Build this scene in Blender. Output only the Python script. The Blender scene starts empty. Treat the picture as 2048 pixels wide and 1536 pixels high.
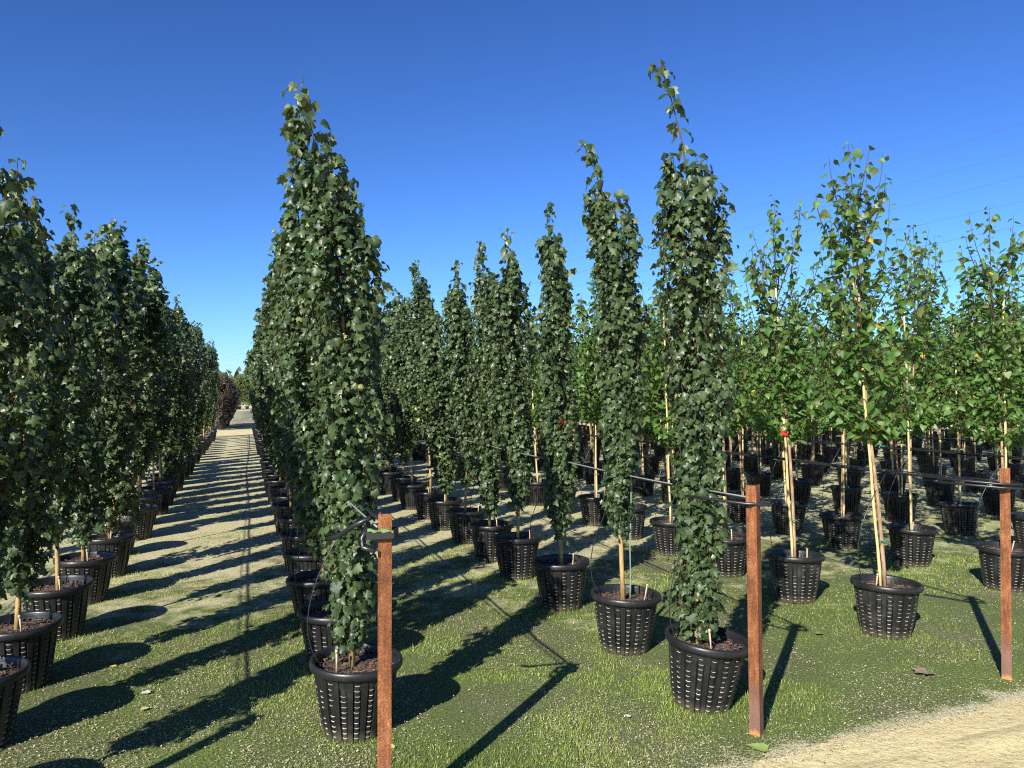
import bpy, math, random
import numpy as np
from mathutils import Vector, Matrix

# ------------------------------------------------------------------ camera, sky, sun, exposure
scene = bpy.context.scene
COL = scene.collection

CAM_H = 1.59
cam_data = bpy.data.cameras.new("camera")
cam_data.sensor_width = 36.0
cam_data.lens = 1500.0 / 2048.0 * 36.0
cam_data.clip_start = 0.05
cam_data.clip_end = 3000.0
cam = bpy.data.objects.new("camera", cam_data)
cam.location = (0.0, 0.0, CAM_H)
cam.rotation_euler = (math.radians(90.0 + 0.84), 0.0, 0.0)
COL.objects.link(cam)
scene.camera = cam

SUN_EL = math.radians(31.2)
SHADOW = Vector((0.443, 0.897, 0.0)).normalized()      # where shadows point on the ground
world = bpy.data.worlds.new("World")
scene.world = world
world.use_nodes = True
wn = world.node_tree
wn.nodes.clear()
sky = wn.nodes.new("ShaderNodeTexSky")
sky.sky_type = 'NISHITA'
sky.sun_disc = False
sky.sun_elevation = SUN_EL
sky.sun_rotation = math.atan2(-SHADOW.x, -SHADOW.y)
sky.altitude = 0.0
sky.air_density = 1.0
sky.dust_density = 0.15
sky.ozone_density = 4.0
bg = wn.nodes.new("ShaderNodeBackground")
bg.inputs["Strength"].default_value = 0.055
deep = wn.nodes.new("ShaderNodeGamma")                 # a clear, dry, deep blue sky
deep.inputs["Gamma"].default_value = 1.35
tone = wn.nodes.new("ShaderNodeMix")
tone.data_type = 'RGBA'; tone.blend_type = 'MULTIPLY'
tone.inputs[0].default_value = 1.0
tone.inputs[7].default_value = (0.475, 0.653, 0.93, 1.0)
wo = wn.nodes.new("ShaderNodeOutputWorld")
wn.links.new(sky.outputs[0], deep.inputs[0])
wn.links.new(deep.outputs[0], tone.inputs[6])
wn.links.new(tone.outputs[2], bg.inputs[0])
wn.links.new(bg.outputs[0], wo.inputs[0])

sun_data = bpy.data.lights.new("sun", 'SUN')
sun_data.energy = 5.0
sun_data.angle = math.radians(0.53)
sun_data.color = (1.0, 0.945, 0.84)
sun = bpy.data.objects.new("sun", sun_data)
sd = Vector((SHADOW.x * math.cos(SUN_EL), SHADOW.y * math.cos(SUN_EL), -math.sin(SUN_EL)))
sun.rotation_euler = sd.to_track_quat('-Z', 'Y').to_euler()
sun.location = (-10, -20, 20)
COL.objects.link(sun)

scene.view_settings.view_transform = 'Standard'
scene.view_settings.look = 'None'
scene.view_settings.gamma = 1.0
scene.view_settings.use_curve_mapping = False
scene.view_settings.exposure = 0.85
scene.render.engine = 'CYCLES'
scene.cycles.use_denoising = False
scene.cycles.filter_width = 1.15
scene.cycles.max_bounces = 6
scene.cycles.diffuse_bounces = 2
scene.cycles.glossy_bounces = 2
scene.cycles.transmission_bounces = 4

# ------------------------------------------------------------------ helpers
RD = np.array([-0.335, 0.942]); RD = RD / np.linalg.norm(RD)   # along a row, away from the sand road
RN = np.array([RD[1], -RD[0]])                                  # across the rows, towards the right


def un(u, n):
    return u * RD[0] + n * RN[0], u * RD[1] + n * RN[1]


def mesh_from(name, verts, faces, mats, smooth=True, mat_idx=None):
    me = bpy.data.meshes.new(name)
    me.from_pydata([tuple(v) for v in verts], [], [tuple(f) for f in faces])
    for m in (mats if isinstance(mats, (list, tuple)) else [mats]):
        me.materials.append(m)
    if smooth:
        me.polygons.foreach_set("use_smooth", [True] * len(me.polygons))
    if mat_idx is not None:
        me.polygons.foreach_set("material_index", mat_idx)
    me.update()
    return me


def tri_mesh(name, verts, tris, mat, smooth=True, tint=None):
    """Fast triangle mesh from numpy arrays, with a colour attribute."""
    verts = np.asarray(verts, dtype=np.float32); tris = np.asarray(tris, dtype=np.int32)
    me = bpy.data.meshes.new(name)
    me.vertices.add(len(verts)); me.vertices.foreach_set("co", verts.ravel())
    me.loops.add(len(tris) * 3); me.loops.foreach_set("vertex_index", tris.ravel())
    me.polygons.add(len(tris))
    me.polygons.foreach_set("loop_start", np.arange(0, len(tris) * 3, 3, dtype=np.int32))
    me.polygons.foreach_set("use_smooth", np.full(len(tris), smooth, dtype=bool))
    me.update(calc_edges=True)
    if tint is not None:
        a = me.color_attributes.new("tint", 'FLOAT_COLOR', 'POINT')
        a.data.foreach_set("color", np.asarray(tint, dtype=np.float32).ravel())
    me.materials.append(mat)
    return me


def obj(name, me, parent=None, loc=(0, 0, 0), rot=(0, 0, 0), kind=None):
    o = bpy.data.objects.new(name, me)
    COL.objects.link(o)
    o.location = loc; o.rotation_euler = rot
    if parent is not None:
        o.parent = parent
    if kind:
        o["kind"] = kind
    return o


def tag(o, label, cat, group=None):
    o["label"] = label; o["category"] = cat
    if group:
        o["group"] = group
    return o


class MB:
    def __init__(self):
        self.v = []; self.f = []; self.m = []

    def add(self, vs, fs, m=0):
        b = len(self.v)
        self.v.extend([tuple(x) for x in vs])
        self.f.extend([tuple(i + b for i in f) for f in fs])
        self.m.extend([m] * len(fs))

    def tube(self, pts, rad, sides=6, m=0, cap=True):
        pts = [Vector(p) for p in pts]
        n = len(pts)
        if not hasattr(rad, '__len__'):
            rad = [rad] * n
        vs, fs = [], []
        ref = Vector((0.31, 0.87, 0.2))
        for i in range(n):
            t = (pts[min(i + 1, n - 1)] - pts[max(i - 1, 0)])
            t = t.normalized() if t.length > 1e-9 else Vector((0, 0, 1))
            if abs(t.dot(ref.normalized())) > 0.95:
                ref = Vector((0.9, -0.2, 0.1))
            a = t.cross(ref).normalized(); b = t.cross(a)
            for k in range(sides):
                w = 2 * math.pi * k / sides
                vs.append(pts[i] + (a * math.cos(w) + b * math.sin(w)) * rad[i])
        for i in range(n - 1):
            for k in range(sides):
                k2 = (k + 1) % sides
                fs.append((i * sides + k, (i + 1) * sides + k, (i + 1) * sides + k2, i * sides + k2))
        if cap:
            fs.append(tuple(range(sides)))
            fs.append(tuple((n - 1) * sides + k for k in reversed(range(sides))))
        self.add(vs, fs, m)

    def box(self, c, s, m=0):
        cx, cy, cz = c; sx, sy, sz = (q / 2 for q in s)
        vs = [(cx + x * sx, cy + y * sy, cz + z * sz) for z in (-1, 1) for y in (-1, 1) for x in (-1, 1)]
        self.add(vs, [(0, 2, 3, 1), (4, 5, 7, 6), (0, 1, 5, 4), (2, 6, 7, 3), (0, 4, 6, 2), (1, 3, 7, 5)], m)

    def mesh(self, name, mats, smooth=True):
        return mesh_from(name, self.v, self.f, mats, smooth, self.m)


def vnoise(x, y, scale, seed):
    """Smooth value noise in numpy, 0..1."""
    g = np.random.RandomState(seed).rand(256, 256)
    fx, fy = x / scale + 1000.3, y / scale + 1000.7
    ix, iy = np.floor(fx).astype(int), np.floor(fy).astype(int)
    tx, ty = fx - ix, fy - iy
    tx, ty = tx * tx * (3 - 2 * tx), ty * ty * (3 - 2 * ty)
    a = g[ix % 256, iy % 256]; b = g[(ix + 1) % 256, iy % 256]
    c = g[ix % 256, (iy + 1) % 256]; d = g[(ix + 1) % 256, (iy + 1) % 256]
    return (a * (1 - tx) + b * tx) * (1 - ty) + (c * (1 - tx) + d * tx) * ty


# ------------------------------------------------------------------ materials
def new_mat(name):
    m = bpy.data.materials.new(name)
    m.use_nodes = True
    nt = m.node_tree
    b = nt.nodes["Principled BSDF"]
    return m, nt, b


def node(nt, typ, **kw):
    n = nt.nodes.new(typ)
    for k, v in kw.items():
        setattr(n, k, v)
    return n


def ramp(nt, fac, stops):
    r = node(nt, "ShaderNodeValToRGB")
    e = r.color_ramp.elements
    while len(e) < len(stops):
        e.new(0.5)
    for i, (p, c) in enumerate(stops):
        e[i].position = p
        e[i].color = (*c, 1.0) if len(c) == 3 else c
    nt.links.new(fac, r.inputs[0])
    return r


def mix(nt, fac, a, b, blend='MIX'):
    n = node(nt, "ShaderNodeMix", data_type='RGBA', blend_type=blend)
    for sock, val in ((n.inputs[0], fac), (n.inputs[6], a), (n.inputs[7], b)):
        if isinstance(val, bpy.types.NodeSocket):
            nt.links.new(val, sock)
        elif isinstance(val, (int, float)):
            sock.default_value = val
        else:
            sock.default_value = (*val, 1.0)
    return n.outputs[2]


def math_n(nt, op, a, b=None):
    n = node(nt, "ShaderNodeMath", operation=op)
    n.use_clamp = False
    for i, val in enumerate((a, b)):
        if val is None:
            continue
        if isinstance(val, bpy.types.NodeSocket):
            nt.links.new(val, n.inputs[i])
        else:
            n.inputs[i].default_value = val
    return n.outputs[0]


def noise(nt, vec, scale, detail=4.0, rough=0.55):
    n = node(nt, "ShaderNodeTexNoise")
    n.inputs["Scale"].default_value = scale
    n.inputs["Detail"].default_value = detail
    n.inputs["Roughness"].default_value = rough
    if vec is not None:
        nt.links.new(vec, n.inputs["Vector"])
    return n.outputs[0]


def bump(nt, b, h, strength, dist):
    n = node(nt, "ShaderNodeBump")
    n.inputs["Strength"].default_value = strength
    n.inputs["Distance"].default_value = dist
    nt.links.new(h, n.inputs["Height"])
    nt.links.new(n.outputs[0], b.inputs["Normal"])


def plain(name, col, rough=0.6, var=0.25, scale=30.0, spec=0.4, bump_s=0.0):
    m, nt, b = new_mat(name)
    tc = node(nt, "ShaderNodeTexCoord")
    nz = noise(nt, tc.outputs["Object"], scale)
    dark = tuple(c * (1 - var) for c in col); light = tuple(min(1, c * (1 + var)) for c in col)
    r = ramp(nt, nz, [(0.3, dark), (0.7, light)])
    nt.links.new(r.outputs[0], b.inputs["Base Color"])
    b.inputs["Roughness"].default_value = rough
    b.inputs["Specular IOR Level"].default_value = spec
    if bump_s:
        bump(nt, b, nz, bump_s, 0.002)
    return m


def leaf_material(name, dark, light, yellow, under, rough=0.4, trans=0.22, transcol=(0.16, 0.26, 0.03), spec=0.5):
    m, nt, b = new_mat(name)
    at = node(nt, "ShaderNodeAttribute", attribute_name="tint")
    sep = node(nt, "ShaderNodeSeparateColor")
    nt.links.new(at.outputs["Color"], sep.inputs[0])
    c = mix(nt, sep.outputs[0], dark, light)
    c = mix(nt, sep.outputs[1], c, yellow)
    geo = node(nt, "ShaderNodeNewGeometry")
    c2 = mix(nt, sep.outputs[1], under, yellow)
    c = mix(nt, geo.outputs["Backfacing"], c, c2)       # leaf undersides are paler
    nt.links.new(c, b.inputs["Base Color"])
    tc = node(nt, "ShaderNodeTexCoord")
    nz = noise(nt, tc.outputs["Object"], 22.0, 1.0)
    rr = node(nt, "ShaderNodeMapRange")
    rr.inputs[1].default_value = 0.3; rr.inputs[2].default_value = 0.7
    rr.inputs[3].default_value = rough - 0.08; rr.inputs[4].default_value = rough + 0.12
    nt.links.new(nz, rr.inputs[0])
    nt.links.new(rr.outputs[0], b.inputs["Roughness"])
    b.inputs["Specular IOR Level"].default_value = spec
    bump(nt, b, nz, 0.25, 0.006)
    tr = node(nt, "ShaderNodeBsdfTranslucent")
    tcol = mix(nt, sep.outputs[1], transcol, tuple(min(1, y * 1.2) for y in yellow))
    nt.links.new(tcol, tr.inputs[0])
    ms = node(nt, "ShaderNodeMixShader")
    ms.inputs[0].default_value = trans
    nt.links.new(b.outputs[0], ms.inputs[1]); nt.links.new(tr.outputs[0], ms.inputs[2])
    out = nt.nodes["Material Output"]
    nt.links.new(ms.outputs[0], out.inputs[0])
    return m


M_DARK = leaf_material("dark_lobed_leaf", (0.021, 0.043, 0.014), (0.080, 0.122, 0.042), (0.36, 0.36, 0.10), (0.13, 0.16, 0.07), 0.41, 0.17, (0.16, 0.25, 0.04), 0.45)
M_LIGHT = leaf_material("fresh_green_leaf", (0.036, 0.088, 0.016), (0.110, 0.212, 0.038), (0.62, 0.44, 0.03), (0.14, 0.19, 0.06), 0.42, 0.28, (0.22, 0.38, 0.05), 0.5)
M_PURPLE = leaf_material("bronze_purple_leaf", (0.045, 0.034, 0.024), (0.105, 0.082, 0.055), (0.20, 0.18, 0.08), (0.10, 0.08, 0.06), 0.45, 0.12, (0.20, 0.10, 0.05), 0.4)
M_YGREEN = leaf_material("yellow_green_leaf", (0.09, 0.13, 0.03), (0.17, 0.22, 0.05), (0.4, 0.36, 0.08), (0.16, 0.2, 0.08), 0.45, 0.25, (0.25, 0.32, 0.05), 0.4)
M_TWIG = plain("young_twig_bark", (0.075, 0.045, 0.028), 0.6, 0.3, 60)


def bark(name, a, b_, c):
    m, nt, b = new_mat(name)
    tc = node(nt, "ShaderNodeTexCoord")
    mp = node(nt, "ShaderNodeMapping")
    mp.inputs["Scale"].default_value = (30, 30, 7)
    nt.links.new(tc.outputs["Object"], mp.inputs[0])
    nz = noise(nt, mp.outputs[0], 1.6, 5.0, 0.6)
    r = ramp(nt, nz, [(0.28, a), (0.5, b_), (0.75, c)])
    nt.links.new(r.outputs[0], b.inputs["Base Color"])
    b.inputs["Roughness"].default_value = 0.65
    bump(nt, b, nz, 0.5, 0.003)
    return m


M_BARK = bark("tan_bark", (0.15, 0.09, 0.035), (0.40, 0.26, 0.10), (0.52, 0.37, 0.16))
M_BARKR = bark("red_brown_bark", (0.13, 0.075, 0.04), (0.31, 0.195, 0.11), (0.48, 0.36, 0.24))
M_CANE = bark("pale_yellow_cane", (0.34, 0.25, 0.09), (0.58, 0.46, 0.20), (0.66, 0.56, 0.30))
M_GREENCANE = plain("weathered_green_cane", (0.16, 0.26, 0.18), 0.5, 0.2, 20)
M_WOOD = plain("weathered_wooden_peg", (0.48, 0.38, 0.22), 0.7, 0.2, 40)
M_TIE = plain("green_garden_tape", (0.02, 0.22, 0.13), 0.45, 0.15, 20)
M_LIMETIE = plain("faded_green_tape", (0.13, 0.24, 0.08), 0.5, 0.25, 50)
M_RED = plain("red_ribbon_fabric", (0.62, 0.03, 0.02), 0.5, 0.15, 20)
M_PIPE = plain("black_poly_pipe", (0.016, 0.017, 0.019), 0.33, 0.2, 20, 0.5)
M_TUBE = plain("black_drip_tube", (0.02, 0.021, 0.023), 0.3, 0.2, 20, 0.5)
M_WIRE = plain("dull_galvanised_wire", (0.22, 0.22, 0.22), 0.4, 0.2, 20)
M_CABLE = plain("far_power_cable", (0.10, 0.11, 0.12), 0.6, 0.1, 1)

# pot plastic, with dust on it
M_POT, nt, b = new_mat("black_nursery_plastic")
tc = node(nt, "ShaderNodeTexCoord")
oi = node(nt, "ShaderNodeObjectInfo")
va = node(nt, "ShaderNodeVectorMath", operation='MULTIPLY_ADD')
va.inputs[0].default_value = (7.0, 3.0, 5.0)
nt.links.new(oi.outputs["Random"], va.inputs[1]); nt.links.new(tc.outputs["Object"], va.inputs[2])
nz = noise(nt, va.outputs[0], 7.0, 7.0, 0.68)
r = ramp(nt, nz, [(0.35, (0.009, 0.0092, 0.0098)), (0.55, (0.016, 0.0162, 0.0168)), (0.80, (0.060, 0.056, 0.048))])
sepz = node(nt, "ShaderNodeSeparateXYZ"); nt.links.new(tc.outputs["Object"], sepz.inputs[0])
mr = node(nt, "ShaderNodeMapRange"); mr.inputs[1].default_value = 0.06; mr.inputs[2].default_value = 0.0
mr.inputs[3].default_value = 0.0; mr.inputs[4].default_value = 0.8
nt.links.new(sepz.outputs[2], mr.inputs[0])
nz2 = noise(nt, tc.outputs["Object"], 55.0, 4.0, 0.7)
dirt = math_n(nt, 'MULTIPLY', mr.outputs[0], nz2)
col = mix(nt, dirt, r.outputs[0], (0.20, 0.17, 0.10))
nt.links.new(col, b.inputs["Base Color"])
rr = ramp(nt, nz2, [(0.3, (0.30,) * 3), (0.7, (0.48,) * 3)])
nt.links.new(rr.outputs[0], b.inputs["Roughness"])
b.inputs["Specular IOR Level"].default_value = 0.5
bump(nt, b, nz2, 0.12, 0.002)

M_LIP = plain("dusty_slot_lip_highlight", (0.42, 0.39, 0.31), 0.8, 0.45, 45)  # dusty lip, its pale colour also paints the sun-caught highlight

# soil / bark mulch
M_SOIL, nt, b = new_mat("bark_mulch_soil")
tc = node(nt, "ShaderNodeTexCoord")
nz = noise(nt, tc.outputs["Object"], 45.0, 6.0, 0.7)
r = ramp(nt, nz, [(0.3, (0.012, 0.009, 0.007)), (0.5, (0.05, 0.032, 0.022)), (0.68, (0.16, 0.10, 0.07)), (0.85, (0.34, 0.26, 0.19))])
nt.links.new(r.outputs[0], b.inputs["Base Color"])
b.inputs["Roughness"].default_value = 0.95
bump(nt, b, nz, 0.9, 0.012)
M_CHIP = plain("bark_chip", (0.13, 0.08, 0.055), 0.9, 0.8, 18)

# rust
M_RUST, nt, b = new_mat("rusted_steel")
tc = node(nt, "ShaderNodeTexCoord")
mp = node(nt, "ShaderNodeMapping"); mp.inputs["Scale"].default_value = (1, 1, 0.45)
nt.links.new(tc.outputs["Object"], mp.inputs[0])
n1 = noise(nt, mp.outputs[0], 16.0, 6.0, 0.7)
n2 = noise(nt, tc.outputs["Object"], 190.0, 4.0, 0.7)
mm = math_n(nt, 'ADD', math_n(nt, 'MULTIPLY', n1, 0.5), math_n(nt, 'MULTIPLY', n2, 0.5))
r = ramp(nt, mm, [(0.38, (0.055, 0.022, 0.013)), (0.47, (0.150, 0.055, 0.022)), (0.55, (0.26, 0.100, 0.038)), (0.64, (0.45, 0.23, 0.11))])
sepz = node(nt, "ShaderNodeSeparateXYZ"); nt.links.new(tc.outputs["Object"], sepz.inputs[0])
mpb = node(nt, "ShaderNodeMapping"); mpb.inputs["Scale"].default_value = (60, 60, 3.0)
oi = node(nt, "ShaderNodeObjectInfo")
vb = node(nt, "ShaderNodeVectorMath", operation='MULTIPLY_ADD'); vb.inputs[0].default_value = (5.0, 3.0, 9.0)
nt.links.new(oi.outputs["Random"], vb.inputs[1]); nt.links.new(tc.outputs["Object"], vb.inputs[2]); nt.links.new(vb.outputs[0], mpb.inputs[0])
streak = ramp(nt, noise(nt, mpb.outputs[0], 1.0, 4.0, 0.6), [(0.3, (0.55, 0.50, 0.48)), (0.55, (1, 1, 1)), (0.75, (1.25, 1.15, 1.0))])
mr = node(nt, "ShaderNodeMapRange"); mr.inputs[1].default_value = 0.34; mr.inputs[2].default_value = 0.18
zz = math_n(nt, 'ADD', sepz.outputs[2], math_n(nt, 'MULTIPLY', n1, 0.12))
nt.links.new(zz, mr.inputs[0])
col = mix(nt, math_n(nt, 'MULTIPLY', mr.outputs[0], 0.7), mix(nt, 0.85, r.outputs[0], streak.outputs[0], 'MULTIPLY'), (0.165, 0.105, 0.085))   # bare rubbed foot of the post
mr2 = node(nt, "ShaderNodeMapRange"); mr2.inputs[1].default_value = 0.085; mr2.inputs[2].default_value = 0.065
nt.links.new(zz, mr2.inputs[0])
col = mix(nt, mr2.outputs[0], col, (0.42, 0.20, 0.07))
nt.links.new(col, b.inputs["Base Color"])
b.inputs["Roughness"].default_value = 0.82
b.inputs["Specular IOR Level"].default_value = 0.25
bump(nt, b, mm, 0.6, 0.003)

# ground: moss, worn weed mat and bare sand
M_GROUND, nt, b = new_mat("mossy_ground")
geo = node(nt, "ShaderNodeNewGeometry")
P = geo.outputs["Position"]
dot_u = node(nt, "ShaderNodeVectorMath", operation='DOT_PRODUCT')
nt.links.new(P, dot_u.inputs[0]); dot_u.inputs[1].default_value = (float(RD[0]), float(RD[1]), 0)
n_big = noise(nt, P, 1.1, 4.0, 0.6)
n_mid = noise(nt, P, 6.0, 5.0, 0.65)
n_fine = noise(nt, P, 75.0, 5.0, 0.75)
moss = ramp(nt, n_big, [(0.34, (0.175, 0.180, 0.100)), (0.48, (0.145, 0.175, 0.066)), (0.66, (0.160, 0.220, 0.056))])
mossf = ramp(nt, n_fine, [(0.36, (0.30,) * 3), (0.52, (0.9,) * 3), (0.70, (1.5, 1.46, 1.3))])
c = mix(nt, 1.0, moss.outputs[0], mossf.outputs[0], 'MULTIPLY')
sand = ramp(nt, n_fine, [(0.3, (0.34, 0.30, 0.18)), (0.5, (0.60, 0.54, 0.33)), (0.75, (0.74, 0.68, 0.46))])
mr = node(nt, "ShaderNodeMapRange"); mr.inputs[1].default_value = 3.5; mr.inputs[2].default_value = 9.5
mr.inputs[3].default_value = -0.16; mr.inputs[4].default_value = 0.20
nt.links.new(dot_u.outputs["Value"], mr.inputs[0])
mixn = math_n(nt, 'ADD', math_n(nt, 'MULTIPLY', n_mid, 0.45), math_n(nt, 'MULTIPLY', n_big, 0.55))
sf = ramp(nt, math_n(nt, 'ADD', mixn, mr.outputs[0]), [(0.46, (0, 0, 0)), (0.60, (1, 1, 1))])
dot_r = node(nt, "ShaderNodeVectorMath", operation='DOT_PRODUCT')
nt.links.new(P, dot_r.inputs[0]); dot_r.inputs[1].default_value = (-0.4074, 0.9133, 0)
mrr = node(nt, "ShaderNodeMapRange"); mrr.inputs[1].default_value = 2.5; mrr.inputs[2].default_value = 2.95
mrr.inputs[3].default_value = 0.20; mrr.inputs[4].default_value = -0.4
nt.links.new(dot_r.outputs["Value"], mrr.inputs[0])
sf2 = ramp(nt, math_n(nt, 'ADD', math_n(nt, 'ADD', math_n(nt, 'MULTIPLY', n_fine, 0.5), math_n(nt, 'MULTIPLY', n_mid, 0.5)), mrr.outputs[0]), [(0.50, (0, 0, 0)), (0.60, (1, 1, 1))])
sfm = math_n(nt, 'MAXIMUM', math_n(nt, 'MULTIPLY', sf.outputs[0], 0.85), math_n(nt, 'MULTIPLY', sf2.outputs[0], 0.9))
c = mix(nt, sfm, c, sand.outputs[0])
speck = ramp(nt, noise(nt, P, 150.0, 2.0, 0.6), [(0.66, (0, 0, 0)), (0.72, (1, 1, 1))])
c = mix(nt, math_n(nt, 'MULTIPLY', speck.outputs[0], 0.5), c, (0.50, 0.47, 0.33))
nt.links.new(c, b.inputs["Base Color"])
b.inputs["Roughness"].default_value = 0.95
b.inputs["Specular IOR Level"].default_value = 0.15
bump(nt, b, n_fine, 0.8, 0.015)

M_SAND, nt, b = new_mat("pale_road_sand")
geo = node(nt, "ShaderNodeNewGeometry"); P = geo.outputs["Position"]
n1 = noise(nt, P, 130.0, 5.0, 0.75); n2 = noise(nt, P, 2.2, 4.0, 0.6)
r = ramp(nt, n1, [(0.28, (0.34, 0.275, 0.14)), (0.42, (0.64, 0.54, 0.29)), (0.75, (0.78, 0.68, 0.41))])
r2 = ramp(nt, n2, [(0.3, (0.82, 0.80, 0.76)), (0.7, (1.06, 1.05, 1.02))])
n3 = noise(nt, P, 28.0, 4.0, 0.65)
r3 = ramp(nt, n3, [(0.34, (0.72, 0.69, 0.63)), (0.46, (1, 1, 1))])
cs = mix(nt, 1.0, r.outputs[0], r2.outputs[0], 'MULTIPLY')
nt.links.new(mix(nt, 0.7, cs, r3.outputs[0], 'MULTIPLY'), b.inputs["Base Color"])
b.inputs["Roughness"].default_value = 0.95
b.inputs["Specular IOR Level"].default_value = 0.1
mpr = node(nt, "ShaderNodeMapping")
mpr.inputs["Rotation"].default_value = (0, 0, -math.atan2(0.745, 1.67))
nt.links.new(P, mpr.inputs[0])
mps = node(nt, "ShaderNodeMapping"); mps.inputs["Scale"].default_value = (2.2, 11.0, 1.0)
nt.links.new(mpr.outputs[0], mps.inputs[0])
n4 = noise(nt, mps.outputs[0], 1.0, 4.0, 0.6)
hsum = math_n(nt, 'ADD', math_n(nt, 'MULTIPLY', n1, 0.25), math_n(nt, 'ADD', math_n(nt, 'MULTIPLY', n4, 0.5), math_n(nt, 'MULTIPLY', n3, 0.6)))
bump(nt, b, hsum, 0.8, 0.030)


def tint_mat(name, stops, rough=0.7, trans=0.0):
    m, nt, b = new_mat(name)
    at = node(nt, "ShaderNodeAttribute", attribute_name="tint")
    sep = node(nt, "ShaderNodeSeparateColor"); nt.links.new(at.outputs["Color"], sep.inputs[0])
    r = ramp(nt, sep.outputs[0], stops)
    nt.links.new(r.outputs[0], b.inputs["Base Color"])
    b.inputs["Roughness"].default_value = rough
    b.inputs["Specular IOR Level"].default_value = 0.25
    return m


M_GRASS = tint_mat("short_grass", [(0.0, (0.085, 0.130, 0.026)), (0.5, (0.175, 0.245, 0.042)), (0.8, (0.275, 0.360, 0.064)), (1.0, (0.46, 0.42, 0.20))], 0.6)
M_LITTER = tint_mat("pale_litter_flakes", [(0.0, (0.22, 0.18, 0.10)), (0.4, (0.42, 0.37, 0.23)), (1.0, (0.62, 0.57, 0.40))], 0.85)

# ------------------------------------------------------------------ the ground, sand road, cross road
def sheet(name, pts, z, mat):
    me = mesh_from(name, [(x, y, z) for x, y in pts], [tuple(range(len(pts)))], mat, False)
    o = obj(name, me)
    o["kind"] = "structure"
    return o


sheet("ground", [(-900, -300), (900, -300), (900, 1500), (-900, 1500)], 0.0, M_GROUND)

rng = random.Random(5)
ROAD_A = np.array([1.03, 3.19]); ROAD_D = np.array([1.67, 0.745]); ROAD_D = ROAD_D / np.linalg.norm(ROAD_D)
ROAD_N = np.array([-ROAD_D[1], ROAD_D[0]])


def road_edge(s):
    """Signed offset of the road's ragged edge along its length (metres)."""
    return 0.05 * math.sin(1.3 * s + 0.6) + 0.025 * math.sin(4.1 * s) + 0.012 * math.sin(11.7 * s + 1.0)


edge = []
s = -14.0
while s < 16.0:
    q = ROAD_A + ROAD_D * s + ROAD_N * (road_edge(s) + rng.uniform(-0.014, 0.014))
    edge.append((q[0], q[1])); s += 0.025 if -2 < s < 4 else 0.2
far = ROAD_A + ROAD_D * 16 - ROAD_N * 5.5; near = ROAD_A - ROAD_D * 14 - ROAD_N * 5.5
# thin sheet cut in quads along the ragged edge
vs, fs = [], []
for i, (x, y) in enumerate(edge):
    back = np.array([x, y]) - ROAD_N * 5.5
    vs += [(x, y, 0.004), (back[0], back[1], 0.004)]
    if i:
        fs.append((2 * i - 2, 2 * i - 1, 2 * i + 1, 2 * i))
o = obj("sand_road", mesh_from("sand_road", vs, fs, M_SAND, False)); o["kind"] = "structure"
# low wheel-track ridge pushed up along the road
vs, fs = [], []
ns = 260
for i in range(ns):
    s = -1.5 + i * 0.022
    off = -0.24 + 0.035 * math.sin(1.1 * s + 2) + 0.01 * math.sin(7 * s)
    h = 0.010 + 0.007 * math.sin(5 * s + 1) + 0.005 * math.sin(13 * s)
    for w, z in ((-0.10, 0.0035), (-0.045, 0.006 + h * 0.6), (0.0, 0.006 + h), (0.04, 0.006 + h * 0.6), (0.09, 0.0035)):
        q = ROAD_A + ROAD_D * s + ROAD_N * (off + w + rng.uniform(-0.006, 0.006))
        vs.append((q[0], q[1], z))
    if i:
        for k in range(4):
            a = (i - 1) * 5 + k
            fs.append((a, a + 5, a + 6, a + 1))
o = obj("sand_ridge", mesh_from("sand_ridge", vs, fs, M_SAND, True)); o["kind"] = "structure"

pts = [un(31.6, -40), un(31.6, 60), un(35.6, 60), un(35.6, -40)]
sheet("cross_road", [pts[0], pts[1], pts[2], pts[3]][::-1], 0.004, M_SAND)

# ------------------------------------------------------------------ tree builders
def leaf_template(outline, fold, droop, centre=0.42, wave=0.0, seed=0):
    """Leaf blade lying in x (side) / y (tip), normal +z: a fan with folded sides and a bent tip."""
    r = random.Random(seed)
    pts = [(x, y) for x, y in outline] + [(-x, y) for x, y in reversed(outline[1:-1])]
    vs = [(0.0, centre, 0.02)]
    for i, (x, y) in enumerate(pts):
        z = -fold * abs(x) - droop * (y - 0.2) ** 2 + wave * r.uniform(-1, 1)
        vs.append((x, y, z))
    n = len(pts)
    tris = [(0, 1 + i, 1 + (i + 1) % n) for i in range(n)]
    v = np.array(vs); t = np.array(tris)
    a, b, c = v[t[0]]
    if np.cross(b - a, c - a)[2] < 0:
        t = t[:, ::-1]
    return v, t


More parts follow.
